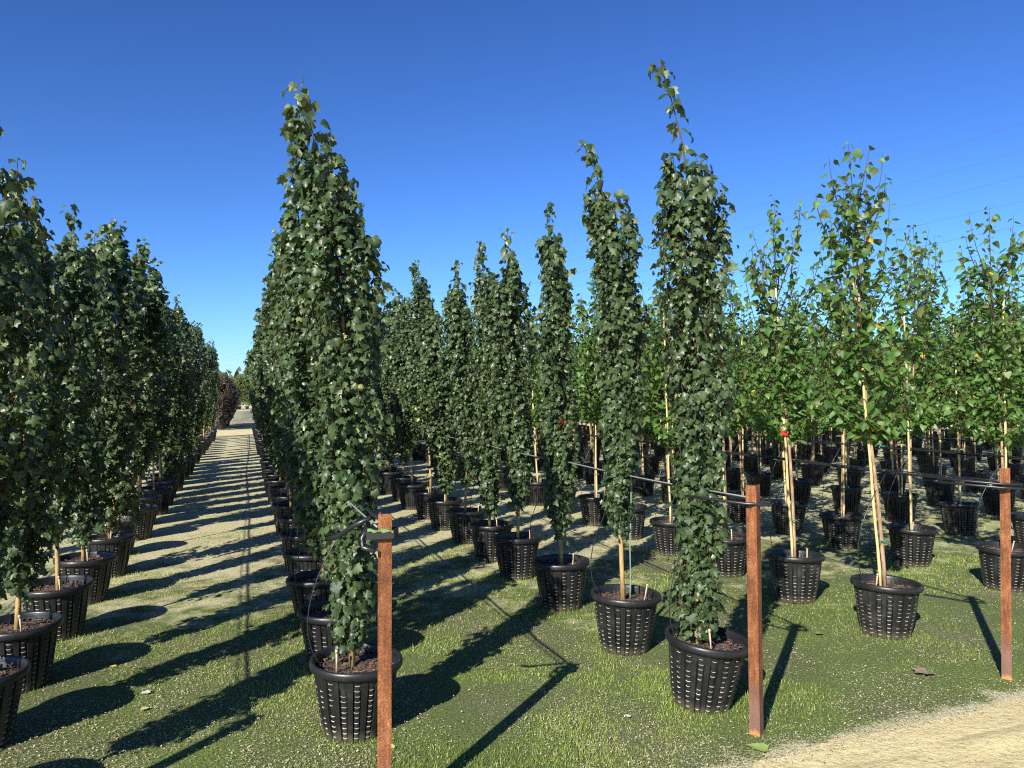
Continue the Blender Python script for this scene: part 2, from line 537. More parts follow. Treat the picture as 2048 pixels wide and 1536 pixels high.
LOBED = [(0.0, 0.03), (0.26, -0.02), (0.52, 0.20), (0.36, 0.38), (0.46, 0.66), (0.20, 0.66), (0.0, 1.0)]
LOBED2 = [(0.0, 0.05), (0.22, -0.06), (0.46, 0.10), (0.40, 0.27), (0.50, 0.48), (0.28, 0.60), (0.22, 0.80), (0.0, 0.98)]
OVATE = [(0.0, 0.0), (0.30, -0.03), (0.44, 0.20), (0.36, 0.46), (0.19, 0.74), (0.0, 1.02)]
T_LOBED = [leaf_template(LOBED, 0.35, 0.30, 0.42, 0.05, 1), leaf_template(LOBED, 0.75, 0.50, 0.42, 0.08, 2), leaf_template(LOBED, 0.15, 0.15, 0.42, 0.09, 3), leaf_template(LOBED2, 0.55, 0.9, 0.40, 0.10, 7), leaf_template(LOBED2, -0.25, 0.55, 0.40, 0.12, 8)]
T_OVATE = [leaf_template(OVATE, 0.30, 0.25, 0.40, 0.03, 4), leaf_template(OVATE, 0.60, 0.45, 0.40, 0.04, 5), leaf_template(OVATE, 0.10, 0.15, 0.40, 0.05, 6), leaf_template(OVATE, 0.45, 0.8, 0.40, 0.07, 9), leaf_template(OVATE, -0.2, 0.5, 0.40, 0.08, 10)]


def unit(a):
    return a / np.maximum(np.linalg.norm(a, axis=1, keepdims=True), 1e-9)


def frames(T, N):
    T = unit(T); S = unit(np.cross(T, N)); N2 = np.cross(S, T)
    return S, T, N2


def crown_mesh(name, L, templates, mat):
    P, T, N, S, tint, which = L
    side, tip, nor = frames(T, N)
    V, F, C = [], [], []
    base = 0
    for k, (tv, tt) in enumerate(templates):
        m = which == k
        cnt = int(m.sum())
        if not cnt:
            continue
        v = P[m][:, None] + S[m][:, None, None] * (tv[None, :, 0, None] * side[m][:, None] + tv[None, :, 1, None] * tip[m][:, None] + tv[None, :, 2, None] * nor[m][:, None])
        nv = len(tv)
        V.append(v.reshape(-1, 3))
        F.append((tt[None] + (np.arange(cnt) * nv)[:, None, None] + base).reshape(-1, 3))
        C.append(np.repeat(tint[m], nv, axis=0))
        base += cnt * nv
    return tri_mesh(name, np.concatenate(V), np.concatenate(F), mat, True, np.concatenate(C))


SOIL_Z = 0.295


def pack_leaves(rs, P, T, N, S, young, yellow_share, n_t=3):
    P, T, N, S = (np.array(q, dtype=float) for q in (P, T, N, S))
    n = len(P)
    tint = np.ones((n, 4))
    tint[:, 0] = np.clip(rs.beta(1.6, 2.2, n) + 0.25 * np.array(young), 0, 1)
    tint[:, 1] = np.where(rs.rand(n) < yellow_share, rs.uniform(0.4, 1.0, n), 0.0)
    tint[:, 2] = young
    which = rs.choice(5, n, p=[0.28, 0.22, 0.14, 0.2, 0.16])
    return [P, T, N, S, tint, which]


def make_dark(seed, H, bare, lean=(0.0, 0.0), wmax=0.19, low=0.35, nb=96, tip_len=0.42, spacing=0.0102, whip=(0.0, 0.0)):
    """Narrow upright tree: leader, many steep shoots, overlapping drooping lobed leaves."""
    r = random.Random(seed); rs = np.random.RandomState(seed)
    ph = r.uniform(0, 6.28)

    def axis(z):
        t = max(0.0, (z - SOIL_Z) / (H - SOIL_Z))
        k = max(0.0, (t - 0.78) / 0.22) ** 1.6
        return Vector((lean[0] * t ** 1.5 + whip[0] * k + 0.018 * math.sin(2.3 * z + ph), lean[1] * t ** 1.5 + whip[1] * k + 0.018 * math.cos(1.9 * z + ph), z))

    def R(z):
        t = (z - bare) / (H - bare)
        xs = [-0.3, 0.0, 0.12, 0.3, 0.5, 0.68, 0.8, 0.9, 1.0]
        ys = [low * 0.8, low, 0.45 + 0.3 * low, 0.66 + 0.25 * low, 1.0, 0.95, 0.70, 0.44, 0.12]
        return wmax * float(np.interp(t, xs, ys))

    mb = MB()
    zs = np.linspace(SOIL_Z - 0.02, H, 16)
    mb.tube([axis(z) for z in zs[:10]], [0.0155 * (1 - 0.82 * (z / H)) + 0.001 for z in zs[:10]], 8, 0)
    mb.tube([axis(z) for z in zs[9:]], [0.0155 * (1 - 0.90 * (z / H)) + 0.0002 for z in zs[9:]], 6, 1)
    lumps = [(r.uniform(0, 6.28), r.uniform(bare, H), r.uniform(-0.26, 0.38)) for _ in range(26)]
    for k in range(14):      # leaf scars and pruned knuckles on the bare stem
        z = r.uniform(SOIL_Z + 0.04, bare + 0.5); a = r.uniform(0, 6.28); p = axis(z)
        mb.tube([p, p + Vector((math.cos(a) * 0.018, math.sin(a) * 0.018, 0.006))], [0.005, 0.003], 5, 0)
    P, T, N, S, Y = [], [], [], [], []

    def put(p, out, size, young=0.0, droop=0.75):
        o = np.array([out.x, out.y, 0.0])
        rnd = rs.normal(0, 1, 3)
        t = o * r.uniform(0.25, 0.9) + np.array([0, 0, -droop]) + rnd * 0.34
        nn = o * r.uniform(0.5, 1.0) + np.array([0, 0, r.uniform(0.25, 0.9)]) + rs.normal(0, 0.36, 3)
        pet = r.uniform(0.012, 0.045)
        q = np.array(p) + (o * 0.8 + rs.normal(0, 0.5, 3)) * pet
        P.append(q); T.append(t); N.append(nn); S.append(size); Y.append(young)

    for k in range(nb):
        f = (k + r.random()) / nb
        z0 = bare - 0.12 + f ** 1.12 * (H - tip_len * 0.9 - 0.22 - bare)
        phi = r.uniform(0, 2 * math.pi)
        ln = r.uniform(0.26, 0.56) * (1.0 if f > 0.12 else 0.7)
        ln = min(ln, H - tip_len * r.choice((1.15, 1.0, 0.9, 0.75, 0.55, 0.3)) - z0)
        if ln < 0.08:
            continue
        reach = r.uniform(0.35, 1.0) if r.random() > 0.1 else r.uniform(1.05, 1.25)
        lump = sum(h_ * math.exp(-((z0 + ln / 2 - z_) / 0.28) ** 2) * max(0.0, math.cos(phi - a_)) ** 2 for a_, z_, h_ in lumps)
        if lump < -0.42 and r.random() < 0.75:
            continue
        reach *= min(1.55, max(0.45, 1.0 + lump))
        steps = 7
        pts = []
        for i in range(steps):
            t = i / (steps - 1)
            z = z0 + ln * t
            rr = R(z) * reach * min(1.0, (t * 1.9) ** 0.8) * (1.0 - 0.10 * t)
            w = phi + 0.25 * math.sin(3 * t + k)
            p = axis(z) + Vector((math.cos(w) * rr, math.sin(w) * rr, 0))
            pts.append(p)
        mb.tube(pts, [0.0042 * (1 - 0.75 * i / (steps - 1)) for i in range(steps)], 4, 1, cap=False)
        m = max(3, int(ln / spacing))
        for i in range(m):
            t = 0.10 + 0.92 * (i + r.random()) / m
            t = min(t, 1.0)
            x = t * (steps - 1); i0 = min(int(x), steps - 2)
            p = pts[i0].lerp(pts[i0 + 1], x - i0)
            w = phi + r.gauss(0, 0.95)
            out = Vector((math.cos(w), math.sin(w), 0))
            put(p, out, (0.019 + 0.036 * r.random() ** 1.4) * (1.15 if t > 0.75 else 1.0) * (1.0 + 0.35 * max(0.0, (p.z / H - 0.7) / 0.3)), 0.5 * max(0.0, (p.z - (H - 0.7))))
    # leader whip with larger, well separated leaves
    z = H - tip_len * 1.4
    a = r.uniform(0, 6.28)
    while z < H:
        p = axis(z)
        for _ in range(2 if z > H - 0.12 else 1):
            a += 2.4 + r.uniform(-0.4, 0.4)
            out = Vector((math.cos(a), math.sin(a), 0))
            put(p, out, r.uniform(0.040, 0.078) * (0.75 if z > H - 0.08 else 1.0), 0.45, 0.8)
        z += r.uniform(0.011, 0.028)
    L = pack_leaves(rs, P, T, N, S, Y, 0.005)
    return mb.mesh("columnar_trunk", [M_BARK, M_TWIG]), L


def make_light(seed, H, bare, lean=(0.0, 0.0), wmax=0.38, nb=30, spacing=0.020):
    """Looser staked tree: red-brown stem, open ascending limbs with fresh green pointed leaves."""
    r = random.Random(seed); rs = np.random.RandomState(seed + 999)
    ph = r.uniform(0, 6.28)

    def axis(z):
        t = max(0.0, (z - SOIL_Z) / (H - SOIL_Z))
        return Vector((lean[0] * t + 0.022 * math.sin(2.1 * z + ph) * min(1, t * 3), lean[1] * t + 0.022 * math.cos(1.7 * z + ph) * min(1, t * 3), z))

    mb = MB()
    zs = np.linspace(SOIL_Z - 0.02, H, 16)
    mb.tube([axis(z) for z in zs[:11]], [0.0140 * (1 - 0.80 * (z / H)) + 0.001 for z in zs[:11]], 8, 0)
    mb.tube([axis(z) for z in zs[10:]], [0.0165 * (1 - 0.92 * (z / H)) + 0.0002 for z in zs[10:]], 6, 1)
    P, T, N, S, Y = [], [], [], [], []

    def put(p, out, size, young=0.0):
        o = np.array([out.x, out.y, 0.0])
        t = o * r.uniform(0.4, 1.0) + np.array([0, 0, -r.uniform(0.15, 0.9)]) + rs.normal(0, 0.32, 3)
        nn = o * r.uniform(0.1, 0.8) + np.array([0, 0, r.uniform(0.45, 1.0)]) + rs.normal(0, 0.38, 3)
        q = np.array(p) + (o + rs.normal(0, 0.4, 3)) * r.uniform(0.012, 0.035)
        P.append(q); T.append(t); N.append(nn); S.append(size); Y.append(young)

    def run_leaves(pts, ln, sp, size, y=0.0):
        m = max(2, int(ln / sp)); k = len(pts) - 1
        a = r.uniform(0, 6.28)
        for i in range(m):
            t = min(1.0, 0.08 + 0.94 * (i + 0.6 * r.random()) / m)
            x = t * k; i0 = min(int(x), k - 1)
            p = pts[i0].lerp(pts[i0 + 1], x - i0)
            a += 2.4 + r.uniform(-0.5, 0.5)
            out = Vector((math.cos(a), math.sin(a), 0))
            put(p, out, size * r.uniform(0.55, 1.3) * (0.75 if t > 0.93 else 1.0), y)

    for k in range(nb):
        f = (k + r.random()) / nb
        z0 = bare + f ** 1.3 * (H - 0.55 - bare)
        phi = k * 2.4 + r.uniform(-0.5, 0.5)
        ln = r.uniform(0.45, 1.05) * (1.0 - 0.22 * f)
        ln = min(ln, (H - r.choice((0.08, 0.25, 0.45)) - z0))
        if ln < 0.12:
            continue
        spread = wmax * r.uniform(0.55, 1.3) * (1.0 - 0.42 * f)
        drop = 0.55 if f < 0.18 else 0.0
        pts = []
        for i in range(7):
            t = i / 6
            rr = spread * (1 - (1 - t) ** 1.7)
            w = phi + 0.2 * math.sin(2.5 * t + k)
            pts.append(axis(z0) + Vector((math.cos(w) * rr, math.sin(w) * rr, ln * (t ** 1.2) * (1 - drop) + 0.02 * math.sin(5 * t + k))))
        mb.tube(pts, [0.0055 * (1 - 0.75 * i / 6) for i in range(7)], 4, 1, cap=False)
        run_leaves(pts, ln, spacing * (1.2 + 0.8 * f), 0.060)
        for j in range(r.randint(2, 4) if f < 0.55 else r.randint(0, 2)):
            t = r.uniform(0.12, 0.6); p0 = pts[int(t * 6)]
            w = phi + r.uniform(-1.5, 1.5); l2 = r.uniform(0.12, 0.28)
            tw = [p0 + Vector((math.cos(w) * 0.55 * l2 * q, math.sin(w) * 0.55 * l2 * q, l2 * 0.75 * q * (1 - drop))) for q in (0, 0.35, 0.7, 1.0)]
            mb.tube(tw, [0.0026, 0.0022, 0.0018, 0.0012], 3, 1, cap=False)
            run_leaves(tw, l2, spacing * 0.95, 0.054)
    zt = H - 0.75
    run_leaves([axis(zt + 0.75 * q / 8) for q in range(9)], 0.75, 0.020, 0.058, 0.3)
    L = pack_leaves(rs, P, T, N, S, Y, 0.0035)
    return mb.mesh("staked_trunk", [M_BARKR, M_TWIG]), L


# ------------------------------------------------------------------ pots and their small parts (shared meshes)
POT_H, POT_RT, POT_RB = 0.352, 0.196, 0.148


def pot_profile(ang):
    """Radial offset of the fluted wall: smooth proud panels alternating with half-round ribs in grooves."""
    s = (ang % (2 * math.pi / 18)) / (2 * math.pi / 18)
    if s < 0.40:
        return 0.0
    if s < 0.44:
        return -0.014 * (s - 0.40) / 0.04
    if s > 0.96:
        return -0.014 * (1.0 - s) / 0.04
    q = (s - 0.44) / 0.52
    return -0.014 + 0.0100 * math.sqrt(max(0.0, 1 - (2 * q - 1) ** 2))


SAMPLES = [0.0, 0.20, 0.385, 0.44, 0.47, 0.53, 0.62, 0.70, 0.78, 0.87, 0.93, 0.96]
angs = [(k + s_) * 2 * math.pi / 18 for k in range(18) for s_ in SAMPLES]
na = len(angs)
mb = MB()
rings = [(0.0, POT_RB - 0.004, 1.0), (0.012, POT_RB, 1.0), (0.11, POT_RB + 0.019, 1), (0.21, POT_RB + 0.034, 1), (0.315, POT_RT - 0.001, 1.0)]
vs = []
for z, rad, k in rings:
    for a in angs:
        rr = rad + pot_profile(a) * k
        vs.append((rr * math.cos(a), rr * math.sin(a), z))
fs = []
for i in range(len(rings) - 1):
    for k in range(na):
        k2 = (k + 1) % na
        fs.append((i * na + k, i * na + k2, (i + 1) * na + k2, (i + 1) * na + k))
fs.append(tuple(reversed(range(na))))
mb.add(vs, fs)
# inner wall, from the rim down past the soil
ni = 48
vs = [(rad * math.cos(2 * math.pi * k / ni), rad * math.sin(2 * math.pi * k / ni), z) for z, rad in ((0.338, 0.196), (0.26, 0.180)) for k in range(ni)]
mb.add(vs, [((k + 1) % ni, k, ni + k, ni + (k + 1) % ni) for k in range(ni)])
me_pot = mb.mesh("pot_wall", M_POT, False)

prof = [(0.192, 0.312), (0.2035, 0.310), (0.2125, 0.314), (0.2155, 0.324), (0.2155, 0.338), (0.2125, 0.348), (0.206, 0.352), (0.198, 0.350), (0.194, 0.342), (0.192, 0.312)]
nr = 56
vs = [(rad * math.cos(2 * math.pi * k / nr), rad * math.sin(2 * math.pi * k / nr), z) for rad, z in prof for k in range(nr)]
fs = [(i * nr + k, i * nr + (k + 1) % nr, (i + 1) * nr + (k + 1) % nr, (i + 1) * nr + k) for i in range(len(prof) - 1) for k in range(nr)]
me_rim = mesh_from("pot_rim", vs, fs, M_POT, True)

# moulded slot lips on the ribs: dusty, with their sunlit highlight put into the pale colour
def slot_mesh(seed):
    r = random.Random(seed)
    mb = MB()
    for k in range(18):
        for j in range(11):
            z = 0.022 + j * 0.0262 + r.uniform(-0.001, 0.001)
            if r.random() < (0.03 if j < 9 else 0.3):
                continue
            rad = float(np.interp(z, [0.012, 0.11, 0.21, 0.315], [POT_RB, POT_RB + 0.019, POT_RB + 0.034, POT_RT - 0.001]))
            s0, s1 = 0.49 + r.uniform(-0.02, 0.06), 0.91 + r.uniform(-0.10, 0.02)
            vs = []
            h = r.uniform(0.0014, 0.0030) * (1.15 if j < 6 else 0.6)
            for i in range(5):
                sc = s0 + (s1 - s0) * i / 4
                a = (k + sc) * 2 * math.pi / 18
                rr = rad + pot_profile(a)
                e = 0.0018 if i in (0, 4) else r.uniform(-0.0006, 0.0004)
                for dr, dz in ((-0.002, h * 0.6 + e), (0.0026, h * 0.5 + e), (0.0030, -h * 0.4 + e), (-0.002, -h * 0.7 + e)):
                    vs.append(((rr + dr) * math.cos(a), (rr + dr) * math.sin(a), z + dz))
            fs = []
            for i in range(4):
                for q in range(3):
                    fs.append((i * 4 + q, i * 4 + q + 1, (i + 1) * 4 + q + 1, (i + 1) * 4 + q))
            fs += [(0, 3, 2, 1), (16, 17, 18, 19)]
            mb.add(vs, fs)
    return mb.mesh("pot_slot_lips", M_LIP, True)


ME_SLOTS = [slot_mesh(s_) for s_ in (1, 2, 3)]


def soil_mesh(seed):
    r = random.Random(seed)
    vs = [(0, 0, SOIL_Z + 0.012)]; fs = []
    nrad, nang = 7, 30
    for i in range(1, nrad + 1):
        rad = 0.1865 * i / nrad
        for k in range(nang):
            a = 2 * math.pi * k / nang
            vs.append((rad * math.cos(a), rad * math.sin(a), SOIL_Z + 0.012 * (1 - (i / nrad) ** 2) + (r.uniform(-0.006, 0.008) if i < nrad else -0.002)))
    for k in range(nang):
        fs.append((0, 1 + k, 1 + (k + 1) % nang))
    for i in range(nrad - 1):
        for k in range(nang):
            a = 1 + i * nang + k; b_ = 1 + i * nang + (k + 1) % nang
            fs.append((a, a + nang, b_ + nang, b_))
    return mesh_from("potting_soil", vs, fs, M_SOIL, False)


def chips_mesh(seed):
    r = random.Random(seed); mb = MB()
    for _ in range(170):
        a = r.uniform(0, 6.28); rad = 0.178 * math.sqrt(r.random())
        c = Vector((rad * math.cos(a), rad * math.sin(a), SOIL_Z + 0.010 + r.uniform(0, 0.008)))
        rot = Matrix.Rotation(r.uniform(0, 6.28), 3, 'Z') @ Matrix.Rotation(r.gauss(0, 0.45), 3, 'X')
        l, w, h = r.uniform(0.007, 0.022), r.uniform(0.003, 0.008), r.uniform(0.0015, 0.004)
        q = [c + rot @ Vector((x * l, y * w, z * h)) for z in (-.5, .5) for y in (-.5, .5) for x in (-.5, .5)]
        mb.add(q, [(0, 2, 3, 1), (4, 5, 7, 6), (0, 1, 5, 4), (2, 6, 7, 3), (0, 4, 6, 2), (1, 3, 7, 5)])
    return mb.mesh("bark_chips", M_CHIP, False)


ME_SOIL = [soil_mesh(s_) for s_ in (11, 12, 13)]
ME_CHIPS = [chips_mesh(s_) for s_ in (21, 22, 23)]

mb = MB(); mb.tube([(0, 0, -0.02), (0.001, 0, 0.05), (0.0, 0.001, 0.10)], [0.004, 0.0045, 0.0048], 6); mb.tube([(0, 0, 0.098), (0, 0, 0.112)], [0.0075, 0.006], 6)
ME_PEG = mb.mesh("drip_peg", M_WOOD)
mb = MB()
mb.box((0, 0, 0.035), (0.014, 0.002, 0.11))
ME_LABEL = mb.mesh("plant_label", plain("white_plastic_label", (0.62, 0.62, 0.58), 0.5, 0.1, 10))
mb = MB()
for a0 in (0.3, 2.6):
    d = Vector((math.cos(a0), math.sin(a0), 0)); q = Vector((-d.y, d.x, 0))
    vs = [d * 0.016, d * 0.055 + Vector((0, 0, 0.012)) + q * 0.006, d * 0.062 + Vector((0, 0, -0.014)), d * 0.018 + Vector((0, 0, -0.018))]
    vs2 = [v + q * 0.0022 for v in vs]
    mb.add(vs + vs2, [(0, 1, 2, 3), (7, 6, 5, 4), (0, 4, 5, 1), (1, 5, 6, 2), (2, 6, 7, 3), (3, 7, 4, 0)])
mb.tube([(0.019 * math.cos(t), 0.019 * math.sin(t), -0.008) for t in np.linspace(0, 6.28, 9)], 0.0055, 5)
ME_RIBBON = mb.mesh("red_ribbon", M_RED, False)
mb = MB()
mb.tube([(0.026 * math.cos(t) + 0.008, 0.020 * math.sin(t), 0.003 * math.sin(2 * t)) for t in np.linspace(0, 6.28, 11)], 0.0042, 5)
mb.tube([(0.03, 0.0, 0), (0.044, -0.012, 0.004), (0.05, -0.02, -0.012)], 0.0028, 4)
ME_TIE = mb.mesh("stake_tie", M_TIE)


def cane_mesh(name, length, mat, rad):
    mb = MB(); n = 15
    pts, rr = [], []
    for i in range(n):
        z = SOIL_Z - 0.02 + length * i / (n - 1)
        pts.append((0.003 * math.sin(i * 1.3), 0.003 * math.cos(i), z)); rr.append(rad * (1.16 if i % 3 == 1 else 1.0) * (1 - 0.012 * i))
    mb.tube(pts, rr, 7)
    return mb.mesh(name, mat)


ME_CANE = [cane_mesh("cane_stake", l, M_CANE, 0.0095) for l in (2.15, 1.9, 1.75)]
ME_GCANE = cane_mesh("thin_green_cane", 1.5, M_GREENCANE, 0.0045)

ORD = ("first second third fourth fifth sixth seventh eighth ninth tenth eleventh twelfth thirteenth fourteenth fifteenth sixteenth seventeenth "
       "eighteenth nineteenth twentieth twenty-first twenty-second twenty-third twenty-fourth twenty-fifth twenty-sixth twenty-seventh twenty-eighth "
       "twenty-ninth thirtieth thirty-first thirty-second thirty-third thirty-fourth thirty-fifth thirty-sixth thirty-seventh thirty-eighth").split()

LEAF_MESH = {}


def leaf_mesh(kind, k, bucket):
    """One shared single-leaf mesh for each shape and tint."""
    key = (kind, k, bucket)
    if key not in LEAF_MESH:
        tv, tt = (T_LOBED if kind == 'dark' else T_OVATE)[k]
        tint = np.ones((len(tv), 4)); tint[:, 0] = (0.15, 0.4, 0.65, 0.85, 0.5)[bucket]; tint[:, 1] = 0.85 if bucket == 4 else 0.0; tint[:, 2] = 0
        LEAF_MESH[key] = tri_mesh("leaf_blade", tv, tt, M_DARK if kind == 'dark' else M_LIGHT, True, tint)
    return LEAF_MESH[key]


def build_tree(kind, loc, trunk_me, crown_me, label, group, r, rotz=0.0, scale=1.0, wide=1.0, detail=2, tilt=(0.0, 0.0), leaves=None,
               ribbon=None, cane=None, peg=True, gcane=False, mat=None, cane_dir=None, ties=None):
    name = "columnar_tree" if kind == 'dark' else "staked_tree"
    root = bpy.data.objects.new(name, None)
    root.empty_display_size = 0.2
    COL.objects.link(root)
    root.location = (loc[0], loc[1], 0.0)
    tag(root, label, "potted tree", group)
    t = obj("trunk", trunk_me, root, rot=(0, 0, rotz)); t.scale = (1, 1, scale)
    c = obj("crown", crown_me, root, rot=(0, 0, rotz), kind="stuff"); c.scale = (wide, wide, scale)
    if mat is not None:
        c.material_slots[0].link = 'OBJECT'; c.material_slots[0].material = mat
    pr = (tilt[0], tilt[1], r.uniform(0, 6.28))
    p = obj("pot", me_pot, root, loc=(0, 0, 0.002), rot=pr)
    p.rotation_mode = 'ZXY'
    p.scale = (r.uniform(0.98, 1.025), r.uniform(0.98, 1.025), r.uniform(0.97, 1.02))
    if detail >= 1:
        obj("rim", me_rim, p)
        s_ = obj("soil", r.choice(ME_SOIL), root, rot=pr)
        s_.rotation_mode = 'ZXY'
    else:
        obj("rim", me_rim, p)
    if detail >= 2:
        obj("slot_lips", r.choice(ME_SLOTS), p, kind="stuff")
        obj("bark_chips", r.choice(ME_CHIPS), s_, kind="stuff")
        if peg:
            a = peg if isinstance(peg, float) else r.uniform(-2.2, 0.6)
            obj("drip_peg", ME_PEG, root, loc=(0.125 * math.cos(a), 0.125 * math.sin(a), SOIL_Z + 0.012), rot=(r.gauss(0, 0.10), r.gauss(0, 0.10), 0))
    if cane is not None:
        a = cane_dir if cane_dir is not None else r.uniform(0, 6.28)
        lx, ly = cane
        k = obj("cane", r.choice(ME_CANE) if detail < 2 else ME_CANE[0], root, loc=(0.025 * math.cos(a), 0.025 * math.sin(a), 0.0), rot=(lx, ly, 0))
        if detail >= 2:
            for z in (ties or (0.62, 1.25)):
                obj("tie", ME_TIE, root, loc=(0.017 * math.cos(a), 0.017 * math.sin(a), z), rot=(0, 0, a))
    if gcane:
        obj("thin_cane", ME_GCANE, root, loc=(0.03, -0.012, 0), rot=(0.0, 0.01, 0))
    if ribbon:
        obj("ribbon", ME_RIBBON, root, loc=(ribbon[0], ribbon[1], ribbon[2]), rot=(0, 0, r.uniform(-0.6, 0.6))).scale = (1.2, 1.2, 1.3)
    if leaves is not None:
        P, T, N, S, tint, which = leaves
        sd_, tp, nn = frames(T, N)
        for i in range(len(P)):
            M = Matrix.Identity(4)
            for q in range(3):
                M[q][0] = sd_[i][q] * S[i]; M[q][1] = tp[i][q] * S[i]; M[q][2] = nn[i][q] * S[i]; M[q][3] = P[i][q]
            bk = 4 if tint[i, 1] > 0.3 else min(3, int(tint[i, 0] * 4))
            lo = bpy.data.objects.new("leaf", leaf_mesh(kind, int(which[i]), bk))
            COL.objects.link(lo); lo.parent = c; lo.matrix_basis = M
    return root


def split_leaves(L, loc, count):
    """The leaves that show largest towards the viewpoint (big, turned to it, on the near and upper side) become single leaves."""
    P, T, N, S, tint, which = L
    v = np.array([-loc[0], -loc[1], CAM_H]) - P
    v = unit(v)
    _, _, nn = frames(T, N)
    outer = np.linalg.norm(P[:, :2] - np.array([0, 0]), axis=1)
    front = (P[:, :2] * unit(np.array([[-loc[0], -loc[1]]]))).sum(axis=1)
    score = S / S.max() * np.abs((v * nn).sum(axis=1)) + 1.2 * np.clip(front, -0.1, 0.3) + 0.25 * (P[:, 2] > P[:, 2].max() - 0.55)
    idx = np.argsort(-score)[:count]
    m = np.zeros(len(P), dtype=bool); m[idx] = True
    return [q[m] for q in L], [q[~m] for q in L]


# ------------------------------------------------------------------ lay out the rows
ROWS = {'L3': -4.75, 'L2': -2.95, 'L': -1.16, 'A': 0.50, 'B': 2.25, 'C': 4.03, 'D': 5.90}
for i in range(10):
    ROWS['EFGHIJKLMN'[i] + 'r'] = 7.70 + 1.8 * i
ROW_LABEL = {
    'L3': "in the third row left of the grass lane", 'L2': "in the second row left of the grass lane", 'L': "in the row left of the grass lane",
    'A': "in the row behind the leftmost rusty post", 'B': "in the row behind the middle rusty post", 'C': "in the row behind the rightmost rusty post",
    'D': "in the first row right of the rightmost post"}
for i in range(10):
    ROW_LABEL['EFGHIJKLMN'[i] + 'r'] = "in the %s row right of the rightmost post" % ORD[i + 1]

START = {'L3': [3.5], 'L2': [3.3], 'L': [3.16, 4.03, 4.79, 5.68], 'A': [3.63, 4.49, 5.34, 6.20], 'B': [3.33, 4.22, 5.21, 6.19, 6.93], 'C': [3.90, 4.77],
         'D': [4.48, 5.40]}
END_U = 30.6


def in_view(x, y, pad=260):
    if y < 1.0:
        return False
    px = 1024 + 1500 * x / y
    return -pad < px < 2048 + pad * 0.55


R0 = random.Random(77)
GEN_D = []
for i in range(7):
    H = (2.95, 2.72, 3.05, 2.82, 2.62, 2.9, 2.75)[i]
    tm, L = make_dark(400 + i, H, (0.55, 0.85, 0.62, 0.75, 0.5, 0.95, 0.7)[i], (R0.uniform(-0.20, -0.06), R0.uniform(-0.05, 0.05)), R0.uniform(0.145, 0.175), R0.uniform(0.35, 0.6), 120, R0.uniform(0.2, 0.36))
    GEN_D.append((tm, crown_mesh("columnar_crown", L, T_LOBED, M_DARK)))
GEN_F = []
for i in range(3):
    tm, L = make_dark(450 + i, 2.8, 0.40, (0, 0), 0.23, 0.95, 120, 0.15)
    GEN_F.append((tm, crown_mesh("full_crown", L, T_LOBED, M_DARK)))
GEN_L = []
for i in range(6):
    H = (2.95, 3.1, 2.75, 2.85, 3.0, 2.65)[i]
    tm, L = make_light(500 + i, H, (1.15, 1.2, 1.05, 1.25, 1.1, 1.15)[i], (R0.uniform(-0.15, 0.0), R0.uniform(-0.06, 0.06)), R0.uniform(0.36, 0.44), 40)
    GEN_L.append((tm, crown_mesh("staked_crown", L, T_OVATE, M_LIGHT)))

# near trees built one by one: (row, index): (height, bare stem, lean x, lean y, width, low fullness, options)
HERO = {
    ('L', 0): dict(H=2.85, bare=0.60, lean=(0.0, 0.0), w=0.20),
    ('L', 1): dict(H=2.92, bare=0.55, lean=(0.05, 0.0), w=0.22),
    ('L', 2): dict(H=2.90, bare=0.58, lean=(-0.02, 0.02), w=0.22),
    ('L', 3): dict(H=2.86, bare=0.72, lean=(0.05, 0.0), w=0.20),
    ('L', 4): dict(H=2.88, bare=0.52, lean=(0.02, 0.05), w=0.21),
    ('A', 0): dict(H=3.10, bare=0.46, lean=(-0.19, 0.0), w=0.155, low=0.44, tip=0.36, whip=(-0.09, 0.0), nb=140),
    ('A', 1): dict(H=2.98, bare=0.58, lean=(-0.30, 0.0), w=0.17),
    ('A', 2): dict(H=2.96, bare=0.60, lean=(-0.26, 0.05), w=0.19),
    ('A', 3): dict(H=2.90, bare=0.55, lean=(-0.25, 0.0), w=0.19),
    ('A', 4): dict(H=2.95, bare=0.55, lean=(-0.22, 0.0), w=0.19),
    ('A', 5): dict(H=2.95, bare=0.60, lean=(-0.22, 0.0), w=0.19),
    ('B', 0): dict(H=3.34, bare=0.38, lean=(-0.06, 0.0), w=0.150, low=0.62, tip=0.55, whip=(-0.14, 0.0), nb=140),
    ('B', 1): dict(H=3.20, bare=0.80, lean=(-0.10, 0.0), w=0.150, low=0.42, tip=0.42, whip=(-0.15, 0.0)),
    ('B', 2): dict(H=3.05, bare=0.60, lean=(-0.10, 0.0), w=0.140, low=0.35, tip=0.30),
    ('B', 3): dict(H=3.06, bare=0.66, lean=(-0.09, 0.0), w=0.145),
    ('B', 4): dict(H=3.10, bare=0.50, lean=(-0.08, 0.0), w=0.145),
    ('B', 5): dict(H=3.05, bare=0.70, lean=(-0.10, 0.0), w=0.15),
    ('C', 0): dict(H=3.30, bare=1.25, lean=(-0.24, 0.0), w=0.36),
    ('C', 1): dict(H=3.15, bare=1.22, lean=(-0.16, 0.0), w=0.35),
    ('C', 2): dict(H=2.95, bare=1.20, lean=(-0.10, 0.0), w=0.34),
    ('D', 0): dict(H=3.15, bare=1.15, lean=(-0.10, 0.0), w=0.36),
    ('D', 1): dict(H=3.20, bare=1.20, lean=(0.05, 0.0), w=0.36),
    ('D', 2): dict(H=3.10, bare=1.20, lean=(0.0, 0.0), w=0.36),
}
